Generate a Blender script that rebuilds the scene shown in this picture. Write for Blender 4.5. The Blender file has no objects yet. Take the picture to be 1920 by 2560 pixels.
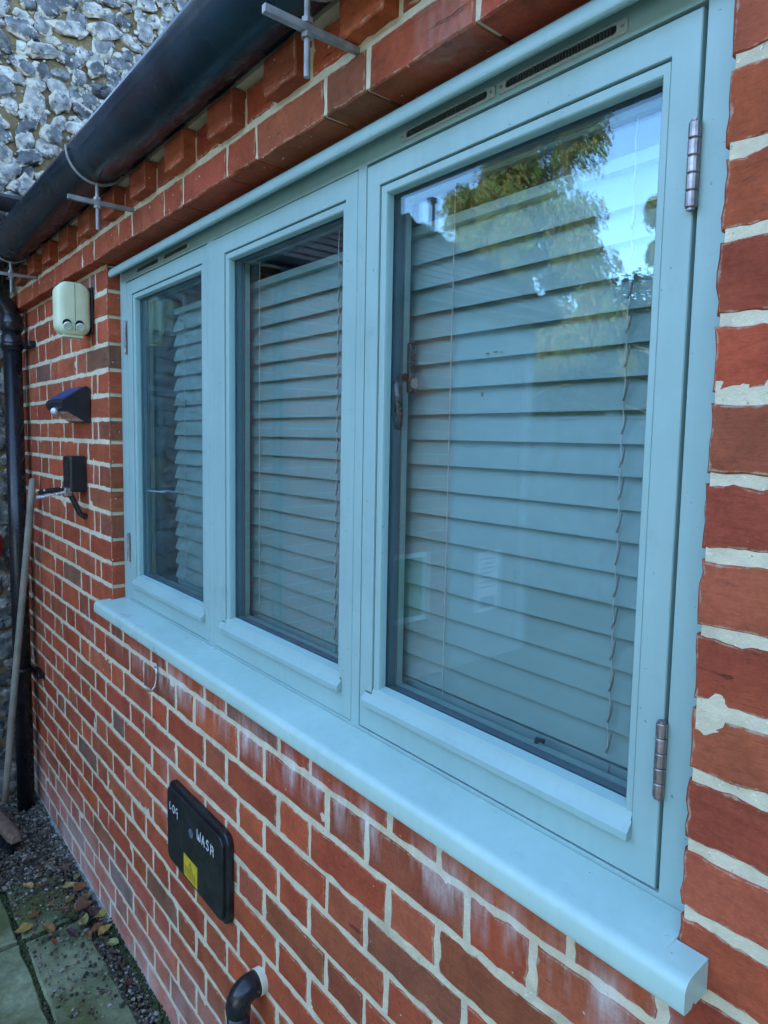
import bpy, bmesh, math, random
from math import sin, cos, pi, radians
from mathutils import Vector, Matrix, noise
random.seed(7)
scene = bpy.context.scene
COL = scene.collection

# ------------------------------------------------------------------ camera, world, sun, exposure
cam_d = bpy.data.cameras.new("camera"); cam = bpy.data.objects.new("camera", cam_d); COL.objects.link(cam)
scene.camera = cam
F_PX, YAW, PIT, ROL = 1666.93, 0.872879, -0.0873607, 0.0179849
CAM = Vector((1.153900, -0.653433, -0.419821))
RM = (Matrix.Rotation(YAW, 3, 'Z') @ Matrix.Rotation(PIT, 3, 'X') @ Matrix(((1, 0, 0), (0, 0, -1), (0, 1, 0))) @ Matrix.Rotation(ROL, 3, 'Z'))
cam.matrix_world = Matrix.Translation(CAM) @ RM.to_4x4()
cam_d.sensor_fit = 'VERTICAL'; cam_d.sensor_height = 24.0; cam_d.sensor_width = 24.0
cam_d.lens = F_PX / 2560 * 24.0
cam_d.shift_x = -(966.48 - 960) / 2560; cam_d.shift_y = (1240.9 - 1280) / 2560
cam_d.clip_start = 0.02; cam_d.clip_end = 500
scene.render.resolution_x = 768; scene.render.resolution_y = 1024

SUN_AZ, SUN_EL = radians(9), radians(18)          # clockwise from +Y
world = bpy.data.worlds.new("World"); scene.world = world; world.use_nodes = True
wn = world.node_tree; wn.nodes.clear()
wo = wn.nodes.new('ShaderNodeOutputWorld'); wb = wn.nodes.new('ShaderNodeBackground'); ws = wn.nodes.new('ShaderNodeTexSky')
ws.sky_type = 'NISHITA'; ws.sun_disc = False; ws.sun_elevation = SUN_EL; ws.sun_rotation = SUN_AZ
ws.air_density = 1.0; ws.altitude = 3000; ws.dust_density = 0.0; ws.ozone_density = 0.6
wb.inputs[1].default_value = 0.15
wn.links.new(ws.outputs[0], wb.inputs[0]); wn.links.new(wb.outputs[0], wo.inputs[0])
sl = bpy.data.lights.new("sun", 'SUN'); sl.energy = 2.5; sl.angle = radians(0.5); sl.color = (1.0, 0.93, 0.82)
sun = bpy.data.objects.new("sun", sl); COL.objects.link(sun)
sd = Vector((sin(SUN_AZ) * cos(SUN_EL), cos(SUN_AZ) * cos(SUN_EL), sin(SUN_EL)))
sun.rotation_euler = sd.to_track_quat('Z', 'Y').to_euler()
scene.view_settings.view_transform = 'Standard'; scene.view_settings.look = 'None'
scene.view_settings.exposure = 3.45; scene.view_settings.gamma = 1; scene.view_settings.use_curve_mapping = False
scene.render.engine = 'CYCLES'
scene.cycles.max_bounces = 8; scene.cycles.transparent_max_bounces = 16; scene.cycles.glossy_bounces = 4

def px(P):
    c = RM.transposed() @ (Vector(P) - CAM)
    if c.z > -1e-3: return None
    return (966.48 + F_PX * c.x / -c.z, 1240.9 - F_PX * c.y / -c.z)

# ------------------------------------------------------------------ helpers
def link(name, verts, faces, mat, parent=None, smooth=False, bevel=0, seg=2, col=None, mats=None, fm=None):
    me = bpy.data.meshes.new(name); me.from_pydata([tuple(v) for v in verts], [], faces); me.update()
    if mats:
        for m in mats: me.materials.append(m)
        if fm:
            for p, i in zip(me.polygons, fm): p.material_index = i
    elif mat: me.materials.append(mat)
    if smooth: me.polygons.foreach_set('use_smooth', [True] * len(me.polygons))
    if col is not None:
        a = me.color_attributes.new('bcol', 'FLOAT_COLOR', 'POINT')
        a.data.foreach_set('color', [c for v in (col if isinstance(col[0], (tuple, list)) else [col] * len(me.vertices)) for c in (v[0], v[1], v[2], v[3] if len(v) > 3 else 1.0)])
    o = bpy.data.objects.new(name, me); COL.objects.link(o)
    if parent: o.parent = parent
    if bevel:
        b = o.modifiers.new('bevel', 'BEVEL'); b.width = bevel; b.segments = seg; b.limit_method = 'ANGLE'; b.angle_limit = radians(35)
        b.use_clamp_overlap = True
        me.polygons.foreach_set('use_smooth', [True] * len(me.polygons))
        try:
            w = o.modifiers.new('wn', 'WEIGHTED_NORMAL'); w.keep_sharp = True
        except Exception: pass
    return o
def tag(o, label=None, cat=None, group=None, kind=None):
    if label: o['label'] = label
    if cat: o['category'] = cat
    if group: o['group'] = group
    if kind: o['kind'] = kind
    return o
def thing(name, label, cat, loc=(0, 0, 0), group=None):
    o = bpy.data.objects.new(name, None); COL.objects.link(o); o.empty_display_size = .05
    return tag(o, label, cat, group)
class MB:
    def __init__(s): s.v = []; s.f = []; s.c = []
    def add(s, vf, col=None):
        n = len(s.v); s.v += [tuple(p) for p in vf[0]]; s.f += [tuple(i + n for i in f) for f in vf[1]]
        if col: s.c += list(col) if isinstance(col[0], tuple) else [col] * len(vf[0])
        return s
    def link(s, name, mat, parent=None, **k):
        if s.c: k['col'] = s.c
        return link(name, s.v, s.f, mat, parent, **k)
def box(x0, x1, y0, y1, z0, z1):
    v = [(x, y, z) for x in (x0, x1) for y in (y0, y1) for z in (z0, z1)]
    return v, [(0, 1, 3, 2), (4, 6, 7, 5), (0, 4, 5, 1), (2, 3, 7, 6), (0, 2, 6, 4), (1, 5, 7, 3)]
def loft(rings, caps=True, closed=True):
    n = len(rings[0]); v = [p for r in rings for p in r]; f = []
    for i in range(len(rings) - 1):
        for j in range(n if closed else n - 1):
            a = i * n + j; b = i * n + (j + 1) % n
            f.append((a, b, b + n, a + n))
    if caps:
        f.append(tuple(range(n))[::-1]); f.append(tuple((len(rings) - 1) * n + j for j in range(n)))
    return v, f
def extx(prof, x0, x1):                         # prof: (y,z) loop
    return loft([[(x, y, z) for y, z in prof] for x in (x0, x1)])
def tube(path, r, n=12, caps=True):
    P = [Vector(p) for p in path]; rs = r if isinstance(r, (list, tuple)) else [r] * len(P)
    rings = []; up = None
    for i, p in enumerate(P):
        t = (P[min(i + 1, len(P) - 1)] - P[max(i - 1, 0)]).normalized()
        if up is None: up = Vector((0, 0, 1)) if abs(t.z) < .9 else Vector((1, 0, 0))
        a = t.cross(up).normalized(); b = a.cross(t).normalized(); up = b
        rings.append([p + (a * cos(2 * pi * k / n) + b * sin(2 * pi * k / n)) * rs[i] for k in range(n)])
    return loft(rings, caps)
def sweep_rect(prof, x0, x1, z0, z1):           # prof: closed list of (inset, y), swept round a rectangle with mitres
    rings = []
    for cx, cz, sx, sz in ((x0, z0, 1, 1), (x1, z0, -1, 1), (x1, z1, -1, -1), (x0, z1, 1, -1)):
        rings.append([(cx + sx * i, y, cz + sz * i) for i, y in prof])
    rings.append(rings[0]); n = len(prof); v = [p for r in rings[:4] for p in r]; f = []
    for i in range(4):
        for j in range(n):
            a = i * n + j; b = i * n + (j + 1) % n; c = ((i + 1) % 4) * n + (j + 1) % n; d = ((i + 1) % 4) * n + j
            f.append((a, d, c, b))
    return v, f
def rrect(x0, x1, z0, z1, r, n=5):
    pts = []
    for cx, cz, a0 in ((x1 - r, z1 - r, 0), (x0 + r, z1 - r, 90), (x0 + r, z0 + r, 180), (x1 - r, z0 + r, 270)):
        for k in range(n + 1):
            a = radians(a0 + 90 * k / n); pts.append((cx + r * cos(a), cz + r * sin(a)))
    return pts
def plate(x0, x1, z0, z1, r, ys, ins, n=5):     # rounded plate from back to front: ys and matching insets
    return loft([[(x, y, z) for x, z in rrect(x0 + i, x1 - i, z0 + i, z1 - i, max(r - i, .001), n)] for y, i in zip(ys, ins)])
def ico(sub):
    bm = bmesh.new(); bmesh.ops.create_icosphere(bm, subdivisions=sub, radius=1)
    v = [p.co.copy() for p in bm.verts]; f = [tuple(q.index for q in p.verts) for p in bm.faces]; bm.free(); return v, f
ICO1, ICO2 = ico(1), ico(2)

# ------------------------------------------------------------------ materials
def mat(name):
    m = bpy.data.materials.new(name); m.use_nodes = True; n = m.node_tree; n.nodes.clear()
    o = n.nodes.new('ShaderNodeOutputMaterial'); p = n.nodes.new('ShaderNodeBsdfPrincipled'); n.links.new(p.outputs[0], o.inputs[0])
    return m, n, p, o
def nd(n, t, **k):
    x = n.nodes.new(t)
    for a, b in k.items(): setattr(x, a, b)
    return x
def noise_n(n, scale, detail=4, rough=.55, vec=None, stretch=None):
    x = nd(n, 'ShaderNodeTexNoise'); x.inputs['Scale'].default_value = scale; x.inputs['Detail'].default_value = detail; x.inputs['Roughness'].default_value = rough
    if vec is None: vec = pos(n)
    if stretch:
        mp = nd(n, 'ShaderNodeMapping'); mp.inputs['Scale'].default_value = stretch; n.links.new(vec, mp.inputs[0]); vec = mp.outputs[0]
    n.links.new(vec, x.inputs['Vector']); return x.outputs[0]
def pos(n): return nd(n, 'ShaderNodeNewGeometry').outputs['Position']
def ramp(n, src, stops):
    r = nd(n, 'ShaderNodeValToRGB'); e = r.color_ramp.elements
    while len(e) < len(stops): e.new(.5)
    for el, (p, c) in zip(e, stops): el.position = p; el.color = (*(c if isinstance(c, tuple) else (c, c, c)), 1)
    n.links.new(src, r.inputs[0]); return r.outputs[0]
def mix(n, a, b, fac, mode='MIX'):
    x = nd(n, 'ShaderNodeMix', data_type='RGBA', blend_type=mode)
    for s, v in ((x.inputs[6], a), (x.inputs[7], b), (x.inputs[0], fac)):
        if isinstance(v, tuple): s.default_value = (*v, 1)
        elif isinstance(v, (int, float)): s.default_value = v
        else: n.links.new(v, s)
    return x.outputs[2]
def math_n(n, op, a, b=0.0, clamp=False):
    x = nd(n, 'ShaderNodeMath', operation=op, use_clamp=clamp)
    for s, v in zip(x.inputs, (a, b)):
        if isinstance(v, (int, float)): s.default_value = v
        else: n.links.new(v, s)
    return x.outputs[0]
def bump(n, p, h, strength=.5, dist=.002, prev=None):
    b = nd(n, 'ShaderNodeBump'); b.inputs['Strength'].default_value = strength; b.inputs['Distance'].default_value = dist
    n.links.new(h, b.inputs['Height'])
    if prev is not None: n.links.new(prev, b.inputs['Normal'])
    if p is not None: n.links.new(b.outputs[0], p.inputs['Normal'])
    return b.outputs[0]
def simple(name, col, rough=.5, var=.12, scale=20, metal=0, bs=.15, bd=.001, coat=0, bscale=None, spec=None):
    m, n, p, o = mat(name)
    nz = noise_n(n, scale, 5); f = ramp(n, nz, [(.3, 1 - var), (.7, 1 + var)])
    c = mix(n, tuple(col), f, 1.0, 'MULTIPLY'); n.links.new(c, p.inputs['Base Color'])
    rr = ramp(n, noise_n(n, scale * 2.3, 3), [(.3, max(0, rough - .08)), (.7, min(1, rough + .08))]); n.links.new(rr, p.inputs['Roughness'])
    p.inputs['Metallic'].default_value = metal
    if coat: p.inputs['Coat Weight'].default_value = coat
    if spec is not None: p.inputs['Specular IOR Level'].default_value = spec
    if bs: bump(n, p, noise_n(n, bscale or scale * 8, 4), bs, bd)
    return m
def sepz(n):
    s = nd(n, 'ShaderNodeSeparateXYZ'); n.links.new(pos(n), s.inputs[0]); return s
def efflo(n):                                  # white salts: below the window sill and above the ground
    s = sepz(n); z = s.outputs[2]
    band = math_n(n, 'SUBTRACT', 1.0, math_n(n, 'ABSOLUTE', math_n(n, 'DIVIDE', math_n(n, 'ADD', z, 1.055), .055)), True)
    st = ramp(n, noise_n(n, 9, 4, .6, stretch=(2.2, 1, .35)), [(.42, 0.0), (.62, 1.0)])
    fine = ramp(n, noise_n(n, 60, 4, .65, stretch=(1, 1, .3)), [(.35, .25), (.7, 1.0)])
    xm = nd(n, 'ShaderNodeMapRange'); xm.inputs[1].default_value = -1.0; xm.inputs[2].default_value = -.55; n.links.new(s.outputs[0], xm.inputs[0])
    a = math_n(n, 'MULTIPLY', math_n(n, 'MULTIPLY', band, st), math_n(n, 'MULTIPLY', fine, xm.outputs[0]))
    lo = nd(n, 'ShaderNodeMapRange'); lo.inputs[1].default_value = -1.72; lo.inputs[2].default_value = -2.02; n.links.new(z, lo.inputs[0])
    st2 = ramp(n, noise_n(n, 5, 5, .6), [(.35, .1), (.62, .85)])
    b = math_n(n, 'MULTIPLY', math_n(n, 'MULTIPLY', lo.outputs[0], st2), .75)
    pt = ramp(n, noise_n(n, 3.1, 4, .6, stretch=(1, 1, .8)), [(.60, 0.0), (.70, .45)])
    pf = math_n(n, 'MULTIPLY', pt, fine)
    return math_n(n, 'MAXIMUM', math_n(n, 'MULTIPLY', a, 1.15, True), math_n(n, 'MAXIMUM', b, math_n(n, 'MULTIPLY', pf, .45)))

def make_brick(name='brick_clay', scalebump=1.0):
    m, n, p, o = mat(name)
    at = nd(n, 'ShaderNodeAttribute', attribute_name='bcol')
    v1 = ramp(n, noise_n(n, 14, 6, .6), [(.25, .66), (.5, 1.0), (.78, 1.32)])
    c = mix(n, at.outputs['Color'], v1, 1.0, 'MULTIPLY')
    v2 = ramp(n, noise_n(n, 120, 4, .7), [(.3, .8), (.7, 1.15)]); c = mix(n, c, v2, 1.0, 'MULTIPLY')
    dk = ramp(n, noise_n(n, 23, 5, .65, stretch=(1, 1, 1.8)), [(.60, 0.0), (.74, .55)]); c = mix(n, c, (.07, .035, .028), dk)
    orange = ramp(n, noise_n(n, 8, 3, .5), [(.55, 0.0), (.75, .45)]); c = mix(n, c, (.36, .115, .045), orange)
    crk = ramp(n, noise_n(n, 17, 5, .7, stretch=(.35, .35, 2.6)), [(.32, 1.0), (.35, 0.0)]); c = mix(n, c, (.06, .022, .016), math_n(n, 'MULTIPLY', crk, .4))
    sp = ramp(n, noise_n(n, 75, 2, .5), [(.735, 0.0), (.76, .85)]); c = mix(n, c, (.62, .55, .46), sp)
    ed = math_n(n, 'SUBTRACT', 1.0, at.outputs['Alpha'])
    sm = ramp(n, math_n(n, 'ADD', math_n(n, 'MULTIPLY', ed, .42), math_n(n, 'MULTIPLY', noise_n(n, 55, 5, .7), .8)), [(.75, 0.0), (.88, .6)])
    c = mix(n, c, (.46, .42, .31), sm)
    c = mix(n, c, (.62, .56, .54), efflo(n))
    n.links.new(c, p.inputs['Base Color']); p.inputs['Roughness'].default_value = .88; p.inputs['Specular IOR Level'].default_value = .25
    b1 = bump(n, None, noise_n(n, 26, 6, .62, stretch=(.55, .55, 2.2)), .75 * scalebump, .0045)
    b1 = bump(n, None, math_n(n, 'SUBTRACT', 1.0, crk), .9, .003, b1)
    vo = nd(n, 'ShaderNodeTexVoronoi', feature='F1'); vo.inputs['Scale'].default_value = 90; n.links.new(pos(n), vo.inputs['Vector'])
    pit = ramp(n, vo.outputs['Distance'], [(.10, 0.0), (.22, 1.0)])
    b2 = bump(n, None, pit, .28, .0012, b1)
    bump(n, p, noise_n(n, 330, 4, .7), .5, .0011, b2)
    return m
M_BRICK = make_brick()
def make_mortar(name, col, dark, eff=True):
    m, n, p, o = mat(name)
    c = mix(n, col, dark, ramp(n, noise_n(n, 35, 6, .65), [(.35, 0.0), (.75, .8)]))
    c = mix(n, c, tuple(x * .55 for x in dark), ramp(n, noise_n(n, 6, 4, .6), [(.55, 0.0), (.75, .5)]))
    c = mix(n, c, (.78, .74, .64), ramp(n, noise_n(n, 210, 2, .5), [(.66, 0.0), (.72, .7)]))
    c = mix(n, c, (.16, .13, .10), ramp(n, noise_n(n, 170, 2, .5), [(.70, 0.0), (.75, .55)]))
    if eff: c = mix(n, c, (.8, .78, .76), efflo(n))
    n.links.new(c, p.inputs['Base Color']); p.inputs['Roughness'].default_value = .95; p.inputs['Specular IOR Level'].default_value = .15
    b = bump(n, None, noise_n(n, 60, 6, .65), .6, .004); bump(n, p, noise_n(n, 340, 3, .7), .7, .0016, b)
    return m
M_MORTAR = make_mortar('lime_mortar', (.69, .64, .46), (.47, .43, .31))
M_FMORTAR = make_mortar('flint_wall_mortar', (.22, .165, .085), (.085, .065, .035), False)

def make_flint(name, rim):
    m, n, p, o = mat(name)
    oi = nd(n, 'ShaderNodeObjectInfo'); tc = nd(n, 'ShaderNodeTexCoord')
    add = nd(n, 'ShaderNodeVectorMath', operation='ADD'); n.links.new(pos(n), add.inputs[0]); n.links.new(oi.outputs['Random'], add.inputs[1])
    v = add.outputs[0]
    rnd_ = math_n(n, 'MULTIPLY', math_n(n, 'SUBTRACT', oi.outputs['Random'], .5), .30)
    nz = noise_n(n, 16, 4, .6, vec=v)
    base = ramp(n, math_n(n, 'ADD', nz, rnd_), [(.30, (.022, .026, .028)), (.44, (.065, .072, .070)), (.54, (.16, .165, .155)), (.64, (.27, .27, .235)), (.76, (.50, .49, .42))])
    spots = ramp(n, noise_n(n, 40, 4, .6, vec=v), [(.34, 1.0), (.40, 0.0)]); c = mix(n, base, (.016, .022, .03), spots)
    if rim:
        sp = nd(n, 'ShaderNodeSeparateXYZ'); n.links.new(tc.outputs['Object'], sp.inputs[0])
        r2 = math_n(n, 'ADD', math_n(n, 'POWER', math_n(n, 'ABSOLUTE', sp.outputs[1]), 2.0), math_n(n, 'MULTIPLY', math_n(n, 'POWER', math_n(n, 'ABSOLUTE', sp.outputs[2]), 2.0), 2.0))
        rr = math_n(n, 'ADD', math_n(n, 'MULTIPLY', r2, .26), math_n(n, 'MULTIPLY', noise_n(n, 14, 6, .68, vec=v), 1.5))
        w = ramp(n, rr, [(.90, 0.0), (1.02, .9)]); c = mix(n, c, (.46, .43, .33), w)
    cr = ramp(n, noise_n(n, 27, 5, .6, vec=v), [(.62, 0.0), (.68, .9)]); c = mix(n, c, (.46, .41, .31), cr)
    n.links.new(c, p.inputs['Base Color'])
    n.links.new(ramp(n, noise_n(n, 18, 3, .5, vec=v), [(.4, .26), (.62, .62)]), p.inputs['Roughness'])
    p.inputs['Specular IOR Level'].default_value = .6
    wv = nd(n, 'ShaderNodeTexVoronoi', feature='SMOOTH_F1'); wv.inputs['Scale'].default_value = 24; n.links.new(v, wv.inputs['Vector'])
    b = bump(n, None, wv.outputs['Distance'], .4, .007); bump(n, p, noise_n(n, 60, 5, .65, vec=v), .45, .004, b)
    return m
M_FLINT = make_flint('flint_stone', True); M_FLINT_S = make_flint('flint_stone_far', False)

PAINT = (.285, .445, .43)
def make_paint(name, col, rough):
    m, n, p, o = mat(name)
    c = mix(n, tuple(col), ramp(n, noise_n(n, 5, 5, .6), [(.3, .93), (.7, 1.06)]), 1.0, 'MULTIPLY')
    c = mix(n, c, ramp(n, noise_n(n, 60, 3, .6, stretch=(1, 1, .12)), [(.3, .97), (.7, 1.03)]), 1.0, 'MULTIPLY')
    c = mix(n, c, tuple(q * .55 for q in col), ramp(n, noise_n(n, 13, 6, .7), [(.60, 0.0), (.78, .38)]))
    c = mix(n, c, (.10, .10, .08), ramp(n, noise_n(n, 120, 2, .5), [(.745, 0.0), (.765, .6)]))
    n.links.new(c, p.inputs['Base Color']); n.links.new(ramp(n, noise_n(n, 8, 4), [(.35, rough - .07), (.65, rough + .14)]), p.inputs['Roughness'])
    b = bump(n, None, noise_n(n, 90, 3, .6, stretch=(.15, 1, 1)), .10, .0006); bump(n, p, noise_n(n, 260, 3, .6), .10, .0005, b); return m
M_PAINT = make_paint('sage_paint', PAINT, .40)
M_SILL_LIT = make_paint('sage_paint_lit', (.41, .595, .545), .34)  # lighter copy of the frame paint, light from above put into the colour
M_DARK = simple('gap_seal', (.012, .012, .014), .7, .1, 30)
M_BLACKPL = simple('black_pvc', (.012, .014, .018), .28, .35, 9, bs=.12, bd=.001, bscale=40)
M_CASTBLACK = simple('black_painted_gutter', (.010, .028, .042), .26, .5, 5, bs=.25, bd=.0012, bscale=60)
M_STEEL = simple('steel', (.42, .41, .38), .34, .35, 60, metal=.9, bs=.2, bd=.0006)
M_GALV = simple('galvanised_bracket', (.30, .31, .31), .62, .35, 45, metal=.35, bs=.5, bd=.0012, bscale=150)
M_BRONZE = simple('dark_handle', (.06, .06, .065), .3, .3, 40, metal=.7)
M_HINGE = simple('hinge_metal', (.33, .30, .30), .38, .45, 50, metal=.85, bs=.3, bd=.0008)
M_CREAM = simple('cream_plastic', (.66, .74, .50), .48, .10, 12, bs=.25, bd=.001, bscale=160)
M_COLLAR = simple('collar_plastic', (.68, .70, .55), .5, .15, 30, bs=.3)
M_BLIND = simple('blind_slat', (.225, .355, .35), .5, .05, 6, bs=.08, bd=.0005, bscale=30)
M_CORD = simple('cord', (.16, .15, .14), .8, .1, 200)
M_CORDL = simple('ladder_cord', (.45, .47, .47), .8, .1, 200)
M_VENT = simple('vent_plastic', (.38, .44, .41), .45, .06, 30)
M_FIN = simple('vent_fin_shaded', (.07, .08, .08), .5)  # vent plastic darkened, shade of the slots put into the fin colour
M_FLAP = simple('flap_plastic', (.62, .72, .60), .45, .08, 30)
M_YELLOW = simple('sticker_yellow', (.60, .44, .02), .5, .08, 40, bs=0)
M_WHITEINK = simple('paint_pen_white', (.75, .78, .80), .7, .1, 90, bs=0)
M_INK = simple('print_black', (.03, .03, .02), .7, .1, 60, bs=0)
M_HANDLE = simple('handle_wood', (.22, .21, .17), .7, .25, 14, bs=.3, bd=.002)
M_BROOM = simple('broom_stock', (.17, .12, .08), .75, .35, 30, bs=.5)
M_BRISTLE = simple('bristle', (.010, .012, .016), .7, .3, 90)
M_SOLAR = simple('solar_panel', (.02, .05, .17), .4, .1, 40, bs=0)
M_LENS = simple('lamp_lens', (.33, .27, .20), .25, .5, 35, bs=.3, coat=.5)
M_DOME = simple('sensor_dome', (.7, .75, .78), .3, .05, 30, bs=0)
M_RED = simple('red_plastic', (.55, .02, .03), .35, .15, 20)
M_PLASTER = simple('plaster', (.55, .56, .56), .8, .06, 8)
M_ROOM = simple('room_wall', (.08, .08, .08), .9, .1, 3, bs=0)
M_TILE = simple('clay_roof_tile', (.14, .085, .065), .85, .5, 13, bs=.8, bd=.006, bscale=30)
M_RENDER = simple('painted_render', (.26, .31, .32), .8, .12, 4, bs=.3, bd=.003)
M_WHITE = simple('white_upvc', (.75, .77, .78), .4, .04, 10, bs=0)
M_PAPER = simple('paper', (.75, .76, .78), .8, .04, 10, bs=0)
M_BARK = simple('bark', (.16, .12, .08), .9, .4, 12, bs=.8, bd=.01)

def make_slab():
    m, n, p, o = mat('stone_slab')
    c = ramp(n, noise_n(n, 5, 9, .68), [(.28, (.05, .065, .03)), (.42, (.14, .18, .095)), (.60, (.26, .31, .18)), (.8, (.38, .42, .29))])
    c = mix(n, c, ramp(n, noise_n(n, 38, 6, .7), [(.3, .62), (.7, 1.25)]), 1.0, 'MULTIPLY')
    g = ramp(n, noise_n(n, 4.6, 6, .65), [(.42, 0.0), (.56, .9)]); c = mix(n, c, (.085, .105, .03), g)
    w = ramp(n, noise_n(n, 60, 3, .6), [(.70, 0.0), (.76, .6)]); c = mix(n, c, (.45, .47, .44), w)
    n.links.new(c, p.inputs['Base Color']); n.links.new(ramp(n, noise_n(n, 6, 4), [(.4, .45), (.6, .85)]), p.inputs['Roughness'])
    b = bump(n, None, noise_n(n, 9, 6, .6), .5, .006); bump(n, p, noise_n(n, 160, 4, .7), .5, .0015, b)
    return m
M_SLAB = make_slab()
def make_colnoise(name, stops, scale, rough=.9, bs=.6, bd=.004, det=5):
    m, n, p, o = mat(name)
    n.links.new(ramp(n, noise_n(n, scale, det, .65), stops), p.inputs['Base Color']); p.inputs['Roughness'].default_value = rough
    bump(n, p, noise_n(n, scale * 4, 5, .65), bs, bd); return m
M_SOIL = make_colnoise('damp_soil', [(.3, (.018, .017, .012)), (.6, (.05, .042, .03)), (.8, (.10, .085, .06))], 30)
M_MOSS = make_colnoise('moss', [(.3, (.012, .022, .006)), (.6, (.04, .065, .018)), (.8, (.10, .11, .06))], 60)
M_GRASS = make_colnoise('lawn_grass', [(.3, (.05, .09, .012)), (.7, (.12, .18, .03))], 8)
M_CONC = make_colnoise('concrete_foot', [(.3, (.12, .14, .13)), (.6, (.30, .36, .36)), (.8, (.50, .58, .60))], 28)
def make_attr(name, rough=.8, bs=.3, sub=0, spec=.4):
    m, n, p, o = mat(name); at = nd(n, 'ShaderNodeAttribute', attribute_name='bcol')
    v = ramp(n, noise_n(n, 60, 5, .6), [(.3, .6), (.7, 1.3)]); n.links.new(mix(n, at.outputs['Color'], v, 1.0, 'MULTIPLY'), p.inputs['Base Color'])
    p.inputs['Roughness'].default_value = rough; p.inputs['Specular IOR Level'].default_value = spec
    bump(n, p, noise_n(n, 160, 4), bs, .001); return m
M_PEB = make_attr('pebble'); M_LEAF = make_attr('dead_leaf', .6)
def make_foliage():
    m, n, p, o = mat('tree_leaf'); at = nd(n, 'ShaderNodeAttribute', attribute_name='bcol')
    n.links.new(at.outputs['Color'], p.inputs['Base Color']); p.inputs['Roughness'].default_value = .5
    tr = nd(n, 'ShaderNodeBsdfTranslucent'); n.links.new(at.outputs['Color'], tr.inputs[0])
    mx = nd(n, 'ShaderNodeMixShader'); mx.inputs[0].default_value = .35
    n.links.new(p.outputs[0], mx.inputs[1]); n.links.new(tr.outputs[0], mx.inputs[2]); n.links.new(mx.outputs[0], o.inputs[0]); return m
M_FOL = make_foliage()
def make_glass():
    m = bpy.data.materials.new('window_glass'); m.use_nodes = True; n = m.node_tree; n.nodes.clear()
    o = nd(n, 'ShaderNodeOutputMaterial'); g = nd(n, 'ShaderNodeNewGeometry')
    bp = nd(n, 'ShaderNodeBump'); bp.inputs['Strength'].default_value = .010; bp.inputs['Distance'].default_value = .002
    n.links.new(noise_n(n, 5, 2, .5), bp.inputs['Height'])
    d = nd(n, 'ShaderNodeVectorMath', operation='DOT_PRODUCT'); n.links.new(g.outputs['Incoming'], d.inputs[0]); n.links.new(g.outputs['Normal'], d.inputs[1])
    c = math_n(n, 'SUBTRACT', 1.0, math_n(n, 'ABSOLUTE', d.outputs['Value']), True)
    f = math_n(n, 'ADD', .052, math_n(n, 'MULTIPLY', .948, math_n(n, 'POWER', c, 5.0)), True)
    t = nd(n, 'ShaderNodeBsdfTransparent'); t.inputs[0].default_value = (.975, .985, .98, 1)
    gl = nd(n, 'ShaderNodeBsdfGlossy'); gl.inputs['Roughness'].default_value = 0.0; gl.inputs[0].default_value = (.62, .89, 1, 1)      # blue tint put into the reflection colour to deepen the mirrored sky
    n.links.new(bp.outputs[0], gl.inputs['Normal'])
    mx = nd(n, 'ShaderNodeMixShader'); n.links.new(f, mx.inputs[0]); n.links.new(t.outputs[0], mx.inputs[1]); n.links.new(gl.outputs[0], mx.inputs[2])
    n.links.new(mx.outputs[0], o.inputs[0]); return m
M_GLASS = make_glass()

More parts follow.
